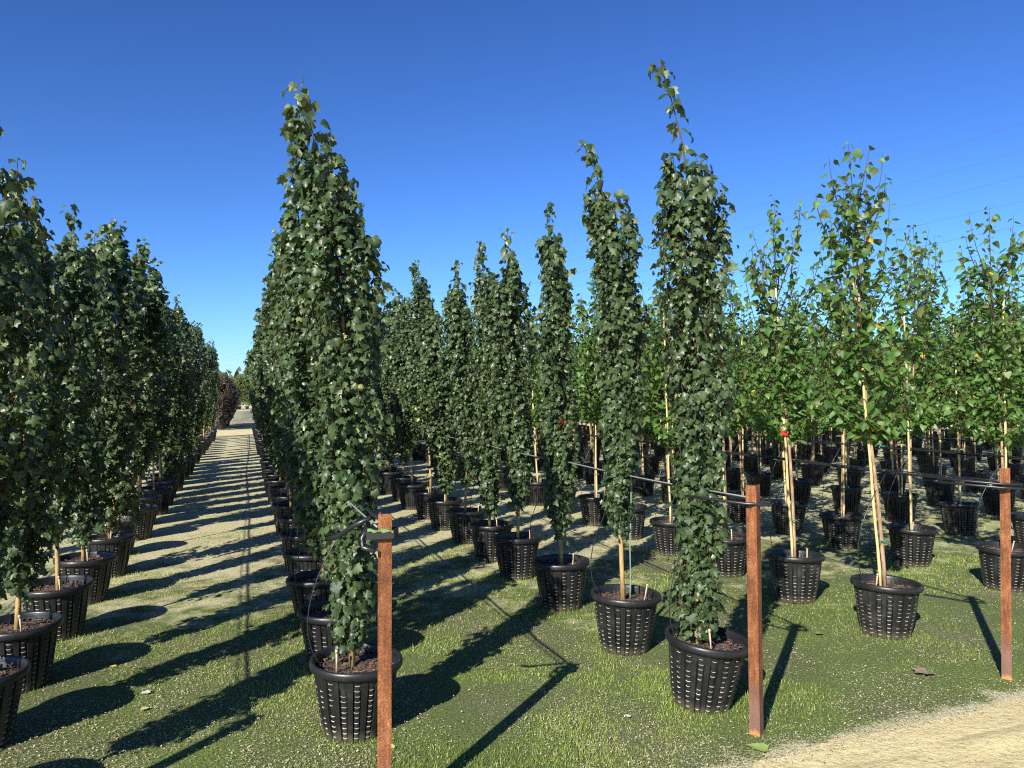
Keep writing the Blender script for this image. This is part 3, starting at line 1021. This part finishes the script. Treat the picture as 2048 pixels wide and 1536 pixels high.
HERO_LABEL = {
    ('A', 0): "tall dark green columnar tree potted directly behind the leftmost rusty post",
    ('A', 1): "dark columnar tree, second behind the leftmost rusty post, half hidden by the first",
    ('B', 0): "tallest dark columnar tree, leafy to the soil, in tilted pot beside middle post",
    ('B', 1): "dark columnar tree with bare yellow stem and thin green cane beside it",
    ('B', 2): "dark columnar tree with a red ribbon, third behind the middle rusty post",
    ('C', 0): "fresh green tree on a long leaning yellow cane, red ribbon on its stem",
    ('C', 1): "fresh green staked tree in the black pot just right of the middle post",
    ('D', 0): "fresh green staked tree whose pot stands behind the rightmost rusty post",
    ('L', 1): "dark columnar tree in the pot cut off by the left edge",
}
TREE_POS = {}
OUT = 0
n_dark = n_light = 0
for row, nval in ROWS.items():
    dark = row in ('L3', 'L2', 'L', 'A', 'B')
    us = list(START.get(row, [4.6 + 0.1 * (len(row) and (nval % 1))]))
    rj = random.Random(int(nval * 100) + 4242)
    end = END_U
    if row == 'L2': end = 17
    if row == 'L3': end = 14
    while us[-1] < end - 0.8:
        us.append(us[-1] + 0.87 + rj.uniform(-0.05, 0.05))
    shown = 0
    for i, u in enumerate(us):
        nn_ = nval + (rj.uniform(-0.05, 0.05) if i > 4 or row not in 'LABCD' else 0.0)
        x, y = un(u, nn_)
        if not in_view(x, y) and (row, i) not in HERO:
            continue
        TREE_POS.setdefault(row, []).append((x, y))
        r = random.Random(int(abs(nval) * 1000) + i * 17 + 3)
        kind = 'dark' if dark else 'light'
        d = math.hypot(x, y)
        detail = 2 if d < 10.5 else (1 if d < 17 else 0)
        label = HERO_LABEL.get((row, i)) or "%s, %s %s" % ("dark columnar potted tree" if dark else "fresh green staked tree", ORD[shown if row not in ROWS or True else i], ROW_LABEL[row])
        shown += 1
        group = "dark columnar potted trees in rows" if dark else "fresh green staked potted trees in rows"
        tilt = (r.gauss(0, 0.02), r.gauss(0, 0.02))
        kw = dict(detail=detail, tilt=tilt)
        if (row, i) == ('B', 0):
            kw.update(tilt=(0.02, 0.10), peg=-1.4)
            x -= 0.03
        if (row, i) == ('C', 0):
            kw.update(tilt=(-0.01, 0.03), peg=-2.5)
        if (row, i) == ('B', 1):
            kw.update(gcane=True, peg=-0.4)
        if row == 'L':
            kw.update(peg=-0.9)
        if (row, i) == ('B', 2): kw['ribbon'] = (-0.035, -0.05, 1.40)
        if (row, i) == ('C', 0): kw['ribbon'] = (-0.075, -0.05, 1.38)
        if (row, i) == ('C', 1): kw['ribbon'] = (-0.055, -0.05, 1.30)
        if (row, i) == ('L', 6): kw['ribbon'] = (0.16, -0.16, 1.50)
        if not dark and i > 2 and r.random() < 0.08: kw['ribbon'] = (0.0, -0.03, 1.3 + r.uniform(-0.1, 0.1))
        if not dark:
            kw['cane'] = (r.gauss(0, 0.012), r.gauss(-0.02, 0.02)); kw['cane_dir'] = r.uniform(-2.4, -0.8)
        if (row, i) == ('C', 0): kw.update(cane=(0.0, -0.078), cane_dir=-2.2)
        if (row, i) == ('C', 1): kw.update(cane=(0.0, -0.056), cane_dir=-2.0)
        if (row, i) in HERO:
            h = HERO[(row, i)]
            sd_ = int(abs(nval) * 100) + i + (0 if nval > 0 else 5000)
            if dark:
                tm, L = make_dark(sd_, h['H'], h['bare'], h['lean'], h['w'], h.get('low', 0.45), h.get('nb', 124), h.get('tip', 0.34), whip=h.get('whip', (0, 0)))
            else:
                tm, L = make_light(sd_, h['H'], h['bare'], h['lean'], h['w'], 37)
            single = None
            if (row, i) in (('A', 0), ('B', 0), ('B', 1), ('B', 2), ('C', 0), ('C', 1), ('D', 0), ('L', 1), ('L', 2), ('L', 3)):
                single, L = split_leaves(L, (x, y), 100)
            cm = crown_mesh("hero_crown", L, T_LOBED if dark else T_OVATE, M_DARK if dark else M_LIGHT)
            build_tree(kind, (x, y), tm, cm, label, group, r, leaves=single, **kw)
        else:
            tm, cm = r.choice((GEN_D if row != 'L' else GEN_D + GEN_F) if dark else GEN_L)
            build_tree(kind, (x, y), tm, cm, label, group, r, rotz=r.gauss(0, 0.45) + (math.pi if row == 'L' and r.random() < 0.5 else 0), scale=r.uniform(0.93, 1.07) * {'L': 1.09, 'A': 1.09, 'B': 1.12}.get(row, 1.0), wide=(1.35 if u < 16 else 1.1) if row == 'L' else (1.3 if row == 'A' else (1.25 if dark else r.uniform(0.95, 1.15))), **kw)
        n_dark += dark; n_light += (not dark)

# the block beyond the cross road: bronze trees on the left of the lane, dark on the right, yellow-green ones closing it
for row, nval, cnt, mat, what in (('P', -1.0, 26, M_PURPLE, "bronze purple"), ('Q', 0.75, 14, None, "dark green"), ('P2', -2.3, 5, M_PURPLE, "bronze brown")):
    for i in range(cnt):
        u = 36.8 + i * 1.0 + (0 if i < 8 else (i - 7) * 0.9)
        r = random.Random(900 + i + cnt * 50)
        x, y = un(u, nval + r.uniform(-0.08, 0.08))
        tm, cm = r.choice(GEN_F)
        build_tree('dark', (x, y), tm, cm, "%s columnar tree, %s beyond the cross road%s" % (what, ORD[i], {'P': ", lane side", 'Q': ", right of the lane", 'P2': ", behind the lane-side bronze row"}[row]),
                   "%s trees beyond the cross road" % what, r, rotz=r.uniform(0, 6.28), scale=r.uniform(0.86, 0.95), wide=1.8 if mat else 1.2, detail=0, mat=mat)
for i in range(16):
    r = random.Random(1300 + i)
    x, y = un(88 + r.uniform(-3, 3), -7.0 + i * 0.8)
    tm, cm = r.choice(GEN_F)
    build_tree('dark', (x, y), tm, cm, "yellow-green tree, %s of those closing the far end of the lane" % ORD[i],
               "yellow-green trees closing the lane", r, rotz=r.uniform(0, 6.28), scale=r.uniform(1.15, 1.5), wide=3.0, detail=0, mat=M_YGREEN)

# distant wood along the horizon
rs = np.random.RandomState(8)
P, T, N, S = [], [], [], []
x = -420.0
while x < 520:
    h = 7.0 + 4.0 * vnoise(np.array([x]), np.array([0.0]), 14.0, 3)[0] + rs.uniform(-1, 1); w = rs.uniform(3, 6)
    y0 = 230 + rs.uniform(-6, 14)
    for _ in range(26):
        a = rs.uniform(0, 2 * math.pi); q = rs.rand() ** 0.5
        z = rs.uniform(0.3, 1.0) * h
        ww = w * math.sqrt(max(0.05, 1 - (z / h - 0.45) ** 2 * 2.4))
        P.append((x + ww * q * math.cos(a), y0 + ww * q * math.sin(a), z)); T.append(rs.normal(0, 1, 3)); N.append((rs.normal(), -1 + rs.normal(), 1 + rs.normal())); S.append(rs.uniform(1.4, 3.0))
    x += w * 0.9
L = pack_leaves(rs, P, T, N, S, np.zeros(len(P)), 0.0)
M_WOODS = leaf_material("distant_wood_leaf", (0.045, 0.07, 0.045), (0.085, 0.11, 0.07), (0.2, 0.2, 0.1), (0.07, 0.09, 0.06), 0.7, 0.1)
o = obj("distant_forest", crown_mesh("distant_forest", L, T_OVATE, M_WOODS), kind="stuff")
o["label"] = "low distant line of trees along the horizon"; o["category"] = "forest"

# ------------------------------------------------------------------ rusty posts
def angle_post(x, y, h, rotz, label, lean=(0, 0), name="steel_post"):
    w, t = 0.050, 0.006
    pr = [(0, 0), (w, 0), (w, t), (t, t), (t, w), (0, w)]
    pr = [(a - w * 0.3, b_ - w * 0.3) for a, b_ in pr]
    vs = []
    zs = [-0.12, 0.0, 0.12, 0.4, 0.8, h - 0.002, h]
    rr = random.Random(int(x * 100))
    for z in zs:
        k = 0.97 if z == h else 1.0
        for a, b_ in pr:
            vs.append((a * k + rr.uniform(-.0004, .0004), b_ * k + rr.uniform(-.0004, .0004), z))
    n = len(pr); fs = []
    for i in range(len(zs) - 1):
        for k in range(n):
            fs.append((i * n + k, i * n + (k + 1) % n, (i + 1) * n + (k + 1) % n, (i + 1) * n + k))
    top = (len(zs) - 1) * n
    fs.append((top, top + 1, top + 2, top + 3)); fs.append((top, top + 3, top + 4, top + 5))
    o = obj(name, mesh_from("angle_post", vs, fs, M_RUST, False), loc=(x, y, 0), rot=(lean[0], lean[1], rotz))
    tag(o, label, "post", "rusty steel row-end posts")
    return o


P1, P2, P3, PL = (-0.475, 2.76), (1.150, 3.53), (2.780, 4.22), (-2.11, 2.02)
angle_post(P1[0], P1[1], 1.155, math.radians(4), "rusty steel post cut off by the bottom edge, green tape near its top")
angle_post(P2[0], P2[1], 1.17, math.radians(52), "rusty steel post beside the tilted pot, between the two others", (0.0, -0.03))
angle_post(P3[0], P3[1], 1.18, math.radians(58), "rightmost rusty steel post, with black pipe strapped to its top", (0.0, -0.008))
angle_post(PL[0], PL[1], 1.17, math.radians(20), "rusty steel post out of sight, ending the row left of the lane")
px_, py_ = un(36.0, -1.36)
angle_post(px_, py_, 1.9, math.radians(30), "small far rusty post at the corner of the bronze trees")

# ------------------------------------------------------------------ irrigation lines along the rows
LINE_LABEL = {'L2': "black pipe run along the second row left of the lane", 'L': "black irrigation pipe run along the row left of the grass lane", 'A': "black irrigation pipe from the leftmost rusty post down its row",
              'B': "black irrigation pipe from the middle rusty post down its row", 'C': "black irrigation pipe from the rightmost rusty post down its row",
              'D': "black irrigation pipe along the first row right of the rightmost post"}
POSTS = {'L': PL, 'A': P1, 'B': P2, 'C': P3}
for row in [k for k in ROWS if k != 'L3']:
    nval = ROWS[row]
    r = random.Random(int(nval * 31) + 70)
    z0 = 1.085
    if row in POSTS:
        sx, sy = POSTS[row]
    else:
        sx, sy = un(3.1, nval)
    ex, ey = un(END_U if row not in ('L2',) else 17, nval)
    root = bpy.data.objects.new("irrigation_line", None); COL.objects.link(root); root.location = (sx, sy, 0)
    lab = LINE_LABEL.get(row) or "black irrigation pipe %s" % ROW_LABEL[row].replace("in the", "along the")
    tag(root, lab, "irrigation line", "black irrigation lines along the rows")
    n = 44
    pts, wires = [], []
    for i in range(n):
        t = i / (n - 1)
        t = t ** 1.3
        x, y = sx + (ex - sx) * t, sy + (ey - sy) * t
        z = z0 - 0.012 * math.sin(17 * t) - 0.01 * abs(math.sin(40 * t))
        off = 0.026 * math.sin(9 * t + r.random())
        pts.append((x - sx + off * RN[0] + 0.035 * RN[0], y - sy + off * RN[1] + 0.035 * RN[1], z))
        wires.append((x - sx - 0.02 * RN[0], y - sy - 0.02 * RN[1], z + 0.022))
    mb = MB(); mb.tube(pts, 0.0085, 7)
    obj("pipe", mb.mesh("pipe", M_PIPE), root)
    mb = MB(); mb.tube(wires, 0.0042, 5)
    obj("wire", mb.mesh("wire", M_PIPE if row in ('C', 'D') else M_WIRE), root)
    if row in POSTS:
        # strap loop round the post, pipe end folded back
        mb = MB()
        loop = [(-0.048, -0.036), (0.045, -0.040), (0.055, 0.0), (0.048, 0.045), (0.0, 0.055), (-0.05, 0.045), (-0.06, 0.0), (-0.048, -0.036)]
        h = 0.030 if row == 'A' else 0.022
        for i in range(len(loop) - 1):
            (a, b_), (c_, d_) = loop[i], loop[i + 1]
            za = z0 - 0.005 + 0.012 * math.sin(i)
            vs = []
            for (p, q), zz_ in (((a, b_), z0 - 0.005 + 0.010 * math.sin(i * 0.9)), ((c_, d_), z0 - 0.005 + 0.010 * math.sin((i + 1) * 0.9))):
                k = 1.07
                vs += [(p, q, zz_ - h / 2), (p, q, zz_ + h / 2), (p * k, q * k, zz_ + h / 2), (p * k, q * k, zz_ - h / 2)]
            mb.add(vs, [(0, 1, 5, 4), (1, 2, 6, 5), (2, 3, 7, 6), (3, 0, 4, 7)])
        obj("strap", mb.mesh("strap", M_PIPE, False), root)
        if row == 'A':
            mb = MB()
            vs = []
            for i in range(9):
                a = -0.047 + 0.094 * i / 8
                vs += [(a, -0.046, z0 + 0.010 + 0.004 * math.sin(i * 2.1)), (a, -0.047, z0 + 0.018 + 0.004 * math.sin(i * 1.3 + 1)), (a, -0.038, z0 + 0.019 + 0.004 * math.sin(i * 1.3 + 1)), (a, -0.038, z0 + 0.010)]
            mb.add(vs, [(4 * i + q, 4 * i + (q + 1) % 4, 4 * i + 4 + (q + 1) % 4, 4 * i + 4 + q) for i in range(8) for q in range(4)])
            obj("tape", mb.mesh("tape", M_LIMETIE, False), root)
            # pipe end bent back beside the post
            mb = MB()
            mb.tube([(-0.055, 0.0, z0 + 0.02), (-0.075, -0.01, z0 - 0.02), (-0.065, -0.03, z0 - 0.05), (-0.02, -0.05, z0 - 0.055)], 0.010, 7)
            mb.tube([(-0.05, 0.03, z0 + 0.05), (-0.12, 0.05, z0 + 0.015), (-0.19, 0.10, z0 - 0.035), (-0.23, 0.14, z0 - 0.05)], 0.010, 7)
            obj("pipe_end", mb.mesh("pipe_end", M_PIPE), root)
        if row in ('C', 'B'):
            mb = MB()
            for zz_, dx in (((z0 + 0.010, 0.0), (z0 - 0.010, 0.008)) if row == 'C' else ((z0, 0.0),)):
                mb.tube([(-0.30, 0.16, zz_ + 0.01), (-0.18, 0.07, zz_ + 0.004), (-0.06, -0.045 - dx, zz_), (0.05, -0.055 - dx, zz_ - 0.004), (0.065, -0.02, zz_)], 0.0072, 6)
            obj("pipe_end", mb.mesh("pipe_end", M_PIPE), root)
    # drip tubes hanging to the pots, and the clips that hold pipe and stem together
    tr = TREE_POS.get(row, [])
    for i, (tx, ty) in enumerate(tr):
        d = math.hypot(tx, ty)
        if d > 11:
            break
        rr = random.Random(i * 7 + int(nval * 10))
        a = math.radians(205 + rr.uniform(-35, 35)) if row != 'B' else math.radians(170 + rr.uniform(-20, 20))
        bx, by = tx - sx + 0.15 * math.cos(a), ty - sy + 0.15 * math.sin(a)
        top = Vector((tx - sx + 0.03, ty - sy + 0.02, z0 - 0.01))
        bul = rr.uniform(0.05, 0.14)
        c1 = Vector((tx - sx + math.cos(a) * (0.06 + bul), ty - sy + math.sin(a) * (0.06 + bul), 0.85))
        c2 = Vector((tx - sx + math.cos(a) * (0.22 + bul), ty - sy + math.sin(a) * (0.22 + bul), 0.52))
        endp = Vector((bx, by, SOIL_Z + 0.02))
        path = []
        for k in range(13):
            t = k / 12
            path.append(top * (1 - t) ** 3 + c1 * 3 * t * (1 - t) ** 2 + c2 * 3 * t * t * (1 - t) + endp * t ** 3)
        # sits over the rim: lift where it crosses it
        for p in path:
            q = math.hypot(p.x - (tx - sx), p.y - (ty - sy))
            if q > 0.17 and p.z < 0.37:
                p.z = 0.37
        mb = MB(); mb.tube(path, 0.0030, 5)
        obj("drip_tube", mb.mesh("drip_tube", M_TUBE), root)
        mb = MB()
        mb.tube([(tx - sx + 0.030 * math.cos(t), ty - sy + 0.030 * math.sin(t), z0 + 0.004 * math.sin(2 * t)) for t in np.linspace(0, 6.28, 10)], 0.0065, 5)
        obj("clip", mb.mesh("clip", M_PIPE), root)

# ------------------------------------------------------------------ far power cables
VPX = (140 - 1024) / 1500.0
for i, yp in enumerate((212, 263, 318, 368, 419, 468, 512)):
    Y0 = 46.0
    X0 = (2048 - 1024) / 1500.0 * Y0
    Z0 = CAM_H + (790 - yp) / 1500.0 * Y0
    pts = []
    for k in range(60):
        t = -12 + k * 6.0
        span = (t % 90) / 90.0
        pts.append((X0 + VPX * t, Y0 + t, Z0 - 0.9 * 4 * span * (1 - span) + 0.55))
    mb = MB(); mb.tube(pts, 0.007 if i == 0 else 0.010, 4)
    o = obj("power_cable", mb.mesh("power_cable", M_CABLE))
    tag(o, "thin overhead power cable against the blue sky, %s from the top" % ORD[i], "cable", "overhead power cables")

# ------------------------------------------------------------------ fallen leaves and scraps
def fallen(x, y, size, kind, mat, rotz, label, curl=1):
    tv, tt = (T_LOBED if kind == 'dark' else T_OVATE)[curl]
    v = tv.copy(); v[:, 2] = -v[:, 2] * 0.25
    v[:, 2] -= v[:, 2].min()
    lo = v * size
    tint = np.ones((len(v), 4)); tint[:, 0] = 0.8; tint[:, 1] = 0.0
    n = len(lo)
    top = lo.copy(); top[:, 2] += 0.0012
    allv = np.concatenate([top, lo]); allf = np.concatenate([tt, tt[:, ::-1] + n])
    o = obj("fallen_leaf", tri_mesh("fallen_leaf", allv, allf, mat, True, np.concatenate([tint, tint])), loc=(x, y, 0.010), rot=(0, 0, rotz))
    tag(o, label, "leaf", "fallen leaves on the ground")


M_FG = plain("fallen_pale_green_leaf", (0.26, 0.34, 0.09), 0.6, 0.2, 60)
M_FB = plain("fallen_brown_leaf", (0.24, 0.17, 0.12), 0.8, 0.35, 50)
M_FY = plain("fallen_yellow_leaf", (0.52, 0.50, 0.16), 0.6, 0.2, 60)
M_FW = plain("bleached_leaf", (0.55, 0.53, 0.42), 0.7, 0.15, 60)
fallen(1.14, 3.365, 0.095, 'light', M_FG, 1.2, "pale green fallen leaf at the edge of the sand road", 1)
fallen(2.38, 4.30, 0.115, 'dark', M_FB, 1.9, "large brown dried leaf lying between two rusty posts", 1)
fallen(-0.545, 3.37, 0.065, 'light', M_FY, 0.4, "yellow fallen leaf beside the leftmost rusty post", 0)
fallen(0.58, 3.71, 0.030, 'light', M_FW, 0.9, "tiny bleached leaf scrap in front of the middle pots", 2)
fallen(-2.31, 4.40, 0.035, 'light', plain("bright_yellow_leaf", (0.62, 0.48, 0.03), 0.6, 0.1, 60), 2.0, "bright yellow leaf lying on the grass lane", 0)
fallen(-1.85, 3.82, 0.045, 'light', M_FY, 2.9, "pale yellow leaf on the grass lane near the striped shadows", 2)
fallen(-1.94, 3.99, 0.050, 'dark', M_FW, 0.2, "white bleached leaf on the grass lane", 0)
fallen(-2.85, 5.00, 0.08, 'dark', M_FB, 0.8, "brown curled leaf beside a pot left of the grass lane", 1)
fallen(2.05, 5.0, 0.06, 'dark', M_FB, 2.2, "small brown leaf at the foot of a staked tree's pot", 1)

# ------------------------------------------------------------------ grass and litter
rs = np.random.RandomState(21)


def scatter(rho0, ymin, ymax, ref=3.0, fall=2.0):
    """Points over the ground in and a little round the view, thinning with distance."""
    c = 0.80
    ys = np.linspace(ymin, ymax, 400); dy = ys[1] - ys[0]
    dens = rho0 * np.minimum(1.0, (ref / ys) ** fall)
    w = 2 * (c * ys + 0.5) * dens * dy
    n = rs.poisson(w)
    Y = np.repeat(ys, n) + rs.uniform(-dy / 2, dy / 2, n.sum())
    X = rs.uniform(-1, 1, len(Y)) * (c * Y + 0.5)
    return X, Y


def on_road(X, Y):
    s = (X - ROAD_A[0]) * ROAD_D[0] + (Y - ROAD_A[1]) * ROAD_D[1]
    o_ = (X - ROAD_A[0]) * ROAD_N[0] + (Y - ROAD_A[1]) * ROAD_N[1]
    return o_


pot_xy = np.array([p for row in TREE_POS.values() for p in row])


def pot_dist(X, Y):
    d = np.full(len(X), 9.0)
    near = pot_xy[np.hypot(pot_xy[:, 0], pot_xy[:, 1]) < 17]
    for px, py in near:
        d = np.minimum(d, np.hypot(X - px, Y - py))
    return d


X, Y = scatter(21000, 2.4, 15.0)
uu = X * RD[0] + Y * RD[1]; off = on_road(X, Y); pd = pot_dist(X, Y)
g = 0.55 * vnoise(X, Y, 0.75, 5) + 0.30 * vnoise(X, Y, 0.22, 6) + 0.15 * vnoise(X, Y, 0.07, 7)
lush = np.clip((g - 0.45) / 0.22, 0, 1) + 0.6 * np.clip(1 - (pd - 0.15) / 0.22, 0, 1) * (vnoise(X, Y, 0.3, 41) > 0.35)
for q_ in (P1, P2, P3):
    lush += 0.8 * np.clip(1 - np.hypot(X - q_[0], Y - q_[1]) / 0.14, 0, 1)
lush *= np.clip((off - 0.02) / 0.4, 0, 1) * np.clip(1.25 - (uu - 5.0) / 9.0, 0.12, 1)
keep = (rs.rand(len(X)) < 0.32 * (off > 0.06) + 0.7 * lush) & (off > 0.0) & (pd > 0.142)
X, Y, lush, pd = X[keep], Y[keep], np.clip(lush[keep], 0, 1.2), pd[keep]
n = len(X)
hgt = (0.005 + 0.011 * lush * rs.uniform(0.3, 1.4, n)) * (1 + 0.9 * (rs.rand(n) < 0.04)) * (1 + 0.6 * np.clip(1 - (pd - 0.14) / 0.12, 0, 1)) * (0.5 + 0.8 * vnoise(X, Y, 0.5, 43))
wid = rs.uniform(0.0008, 0.0017, n) * np.maximum(1.0, Y / 4.0)
az = rs.uniform(0, 2 * math.pi, n); lean = rs.uniform(0.2, 1.5, n)
dx, dy = np.cos(az), np.sin(az)
b0 = np.stack([X - dy * wid, Y + dx * wid, np.zeros(n)], 1); b1 = np.stack([X + dy * wid, Y - dx * wid, np.zeros(n)], 1)
m0 = np.stack([X + dx * hgt * lean * 0.35 - dy * wid * .8, Y + dy * hgt * lean * 0.35 + dx * wid * .8, hgt * 0.6], 1)
m1 = np.stack([X + dx * hgt * lean * 0.35 + dy * wid * .8, Y + dy * hgt * lean * 0.35 - dx * wid * .8, hgt * 0.6], 1)
tp = np.stack([X + dx * hgt * lean, Y + dy * hgt * lean, hgt], 1)
nf = Y < 4.4                                     # near blades bend, far ones are one triangle
k5, k3 = int(nf.sum()), int((~nf).sum())
V = np.concatenate([np.stack([b0, b1, m0, m1, tp], 1)[nf].reshape(-1, 3), np.stack([b0, b1, tp], 1)[~nf].reshape(-1, 3)])
F = np.concatenate([(np.array([[0, 1, 3], [0, 3, 2], [2, 3, 4]])[None] + (np.arange(k5) * 5)[:, None, None]).reshape(-1, 3),
                    (np.array([[0, 1, 2]])[None] + (k5 * 5 + np.arange(k3) * 3)[:, None, None]).reshape(-1, 3)])
ti = np.clip(rs.normal(0.42, 0.17, n) + 0.75 * (vnoise(X, Y, 0.8, 31) - 0.5) + 0.15 * (lush - 0.5), 0, 0.82); ti[rs.rand(n) < 0.07] = 1.0
tint = np.ones((n, 4)); tint[:, 0] = ti
o = obj("grass", tri_mesh("grass", V, F, M_GRASS, False, np.concatenate([np.repeat(tint[nf], 5, axis=0), np.repeat(tint[~nf], 3, axis=0)])), kind="stuff")
print("grass blades", n)

X, Y = scatter(11000, 2.4, 15.0)
off = on_road(X, Y); uu = X * RD[0] + Y * RD[1]; pd = pot_dist(X, Y)
g = 0.5 * vnoise(X, Y, 0.55, 15) + 0.5 * vnoise(X, Y, 0.16, 16)
p = 0.08 + np.clip((g - 0.36) / 0.3, 0, 1) * 0.75 + 0.9 * np.clip(1 - np.abs(off) / 0.35, 0, 1) ** 1.5
keep = (rs.rand(len(X)) < p) & (off > -0.03) & (pd > 0.16)
X, Y, off = X[keep], Y[keep], off[keep]
n = len(X)
sz = (0.0018 + 0.0052 * rs.rand(n) ** 2) * np.maximum(1, Y / 6) ; el = rs.uniform(0.25, 0.8, n); az = rs.uniform(0, 6.28, n)
ca, sa = np.cos(az), np.sin(az); zb = rs.uniform(0.004, 0.012, n); tz = rs.normal(0, 0.3, n) * sz
A = np.stack([X + ca * sz, Y + sa * sz, zb + tz], 1); B = np.stack([X - sa * sz * el, Y + ca * sz * el, zb + 0.001], 1)
C_ = np.stack([X - ca * sz, Y - sa * sz, zb - tz], 1); D = np.stack([X + sa * sz * el, Y - ca * sz * el, zb + 0.001], 1)
V = np.stack([A, B, C_, D], 1).reshape(-1, 3)
V[:, 2] = np.maximum(V[:, 2], 0.003)
F = (np.array([[0, 1, 2], [0, 2, 3]])[None] + (np.arange(n) * 4)[:, None, None]).reshape(-1, 3)
tint = np.ones((n, 4)); tint[:, 0] = rs.rand(n)
obj("ground_litter", tri_mesh("ground_litter", V, F, M_LITTER, False, np.repeat(tint, 4, axis=0)), kind="stuff")

# grit on the sand road
X = rs.uniform(0.2, 3.6, 9000); Y = rs.uniform(2.4, 4.4, 9000); off = on_road(X, Y)
keep = off < 0.0
X, Y = X[keep], Y[keep]; n = len(X)
sz = rs.uniform(0.0012, 0.0036, n); sz[rs.rand(n) < 0.03] *= 2.4
tet = np.array([[1, 0, 0], [-0.5, 0.8, 0], [-0.5, -0.8, 0], [0, 0, 0.9]])
V = (np.stack([X, Y, np.full(n, 0.0045)], 1)[:, None] + sz[:, None, None] * tet[None]).reshape(-1, 3)
F = (np.array([[0, 1, 3], [1, 2, 3], [2, 0, 3]])[None] + (np.arange(n) * 4)[:, None, None]).reshape(-1, 3)
tint = np.ones((n, 4)); tint[:, 0] = rs.rand(n)
M_GRIT = tint_mat("dark_and_pale_grit", [(0.0, (0.03, 0.026, 0.02)), (0.25, (0.22, 0.17, 0.09)), (1.0, (0.6, 0.52, 0.33))], 0.9)
obj("road_gravel", tri_mesh("road_gravel", V, F, M_GRIT, False, np.repeat(tint, 4, axis=0)), kind="stuff")
print("trees dark", n_dark, "light", n_light)
print("tris", sum(len(m.polygons) for m in bpy.data.meshes), "objects", len(bpy.data.objects))
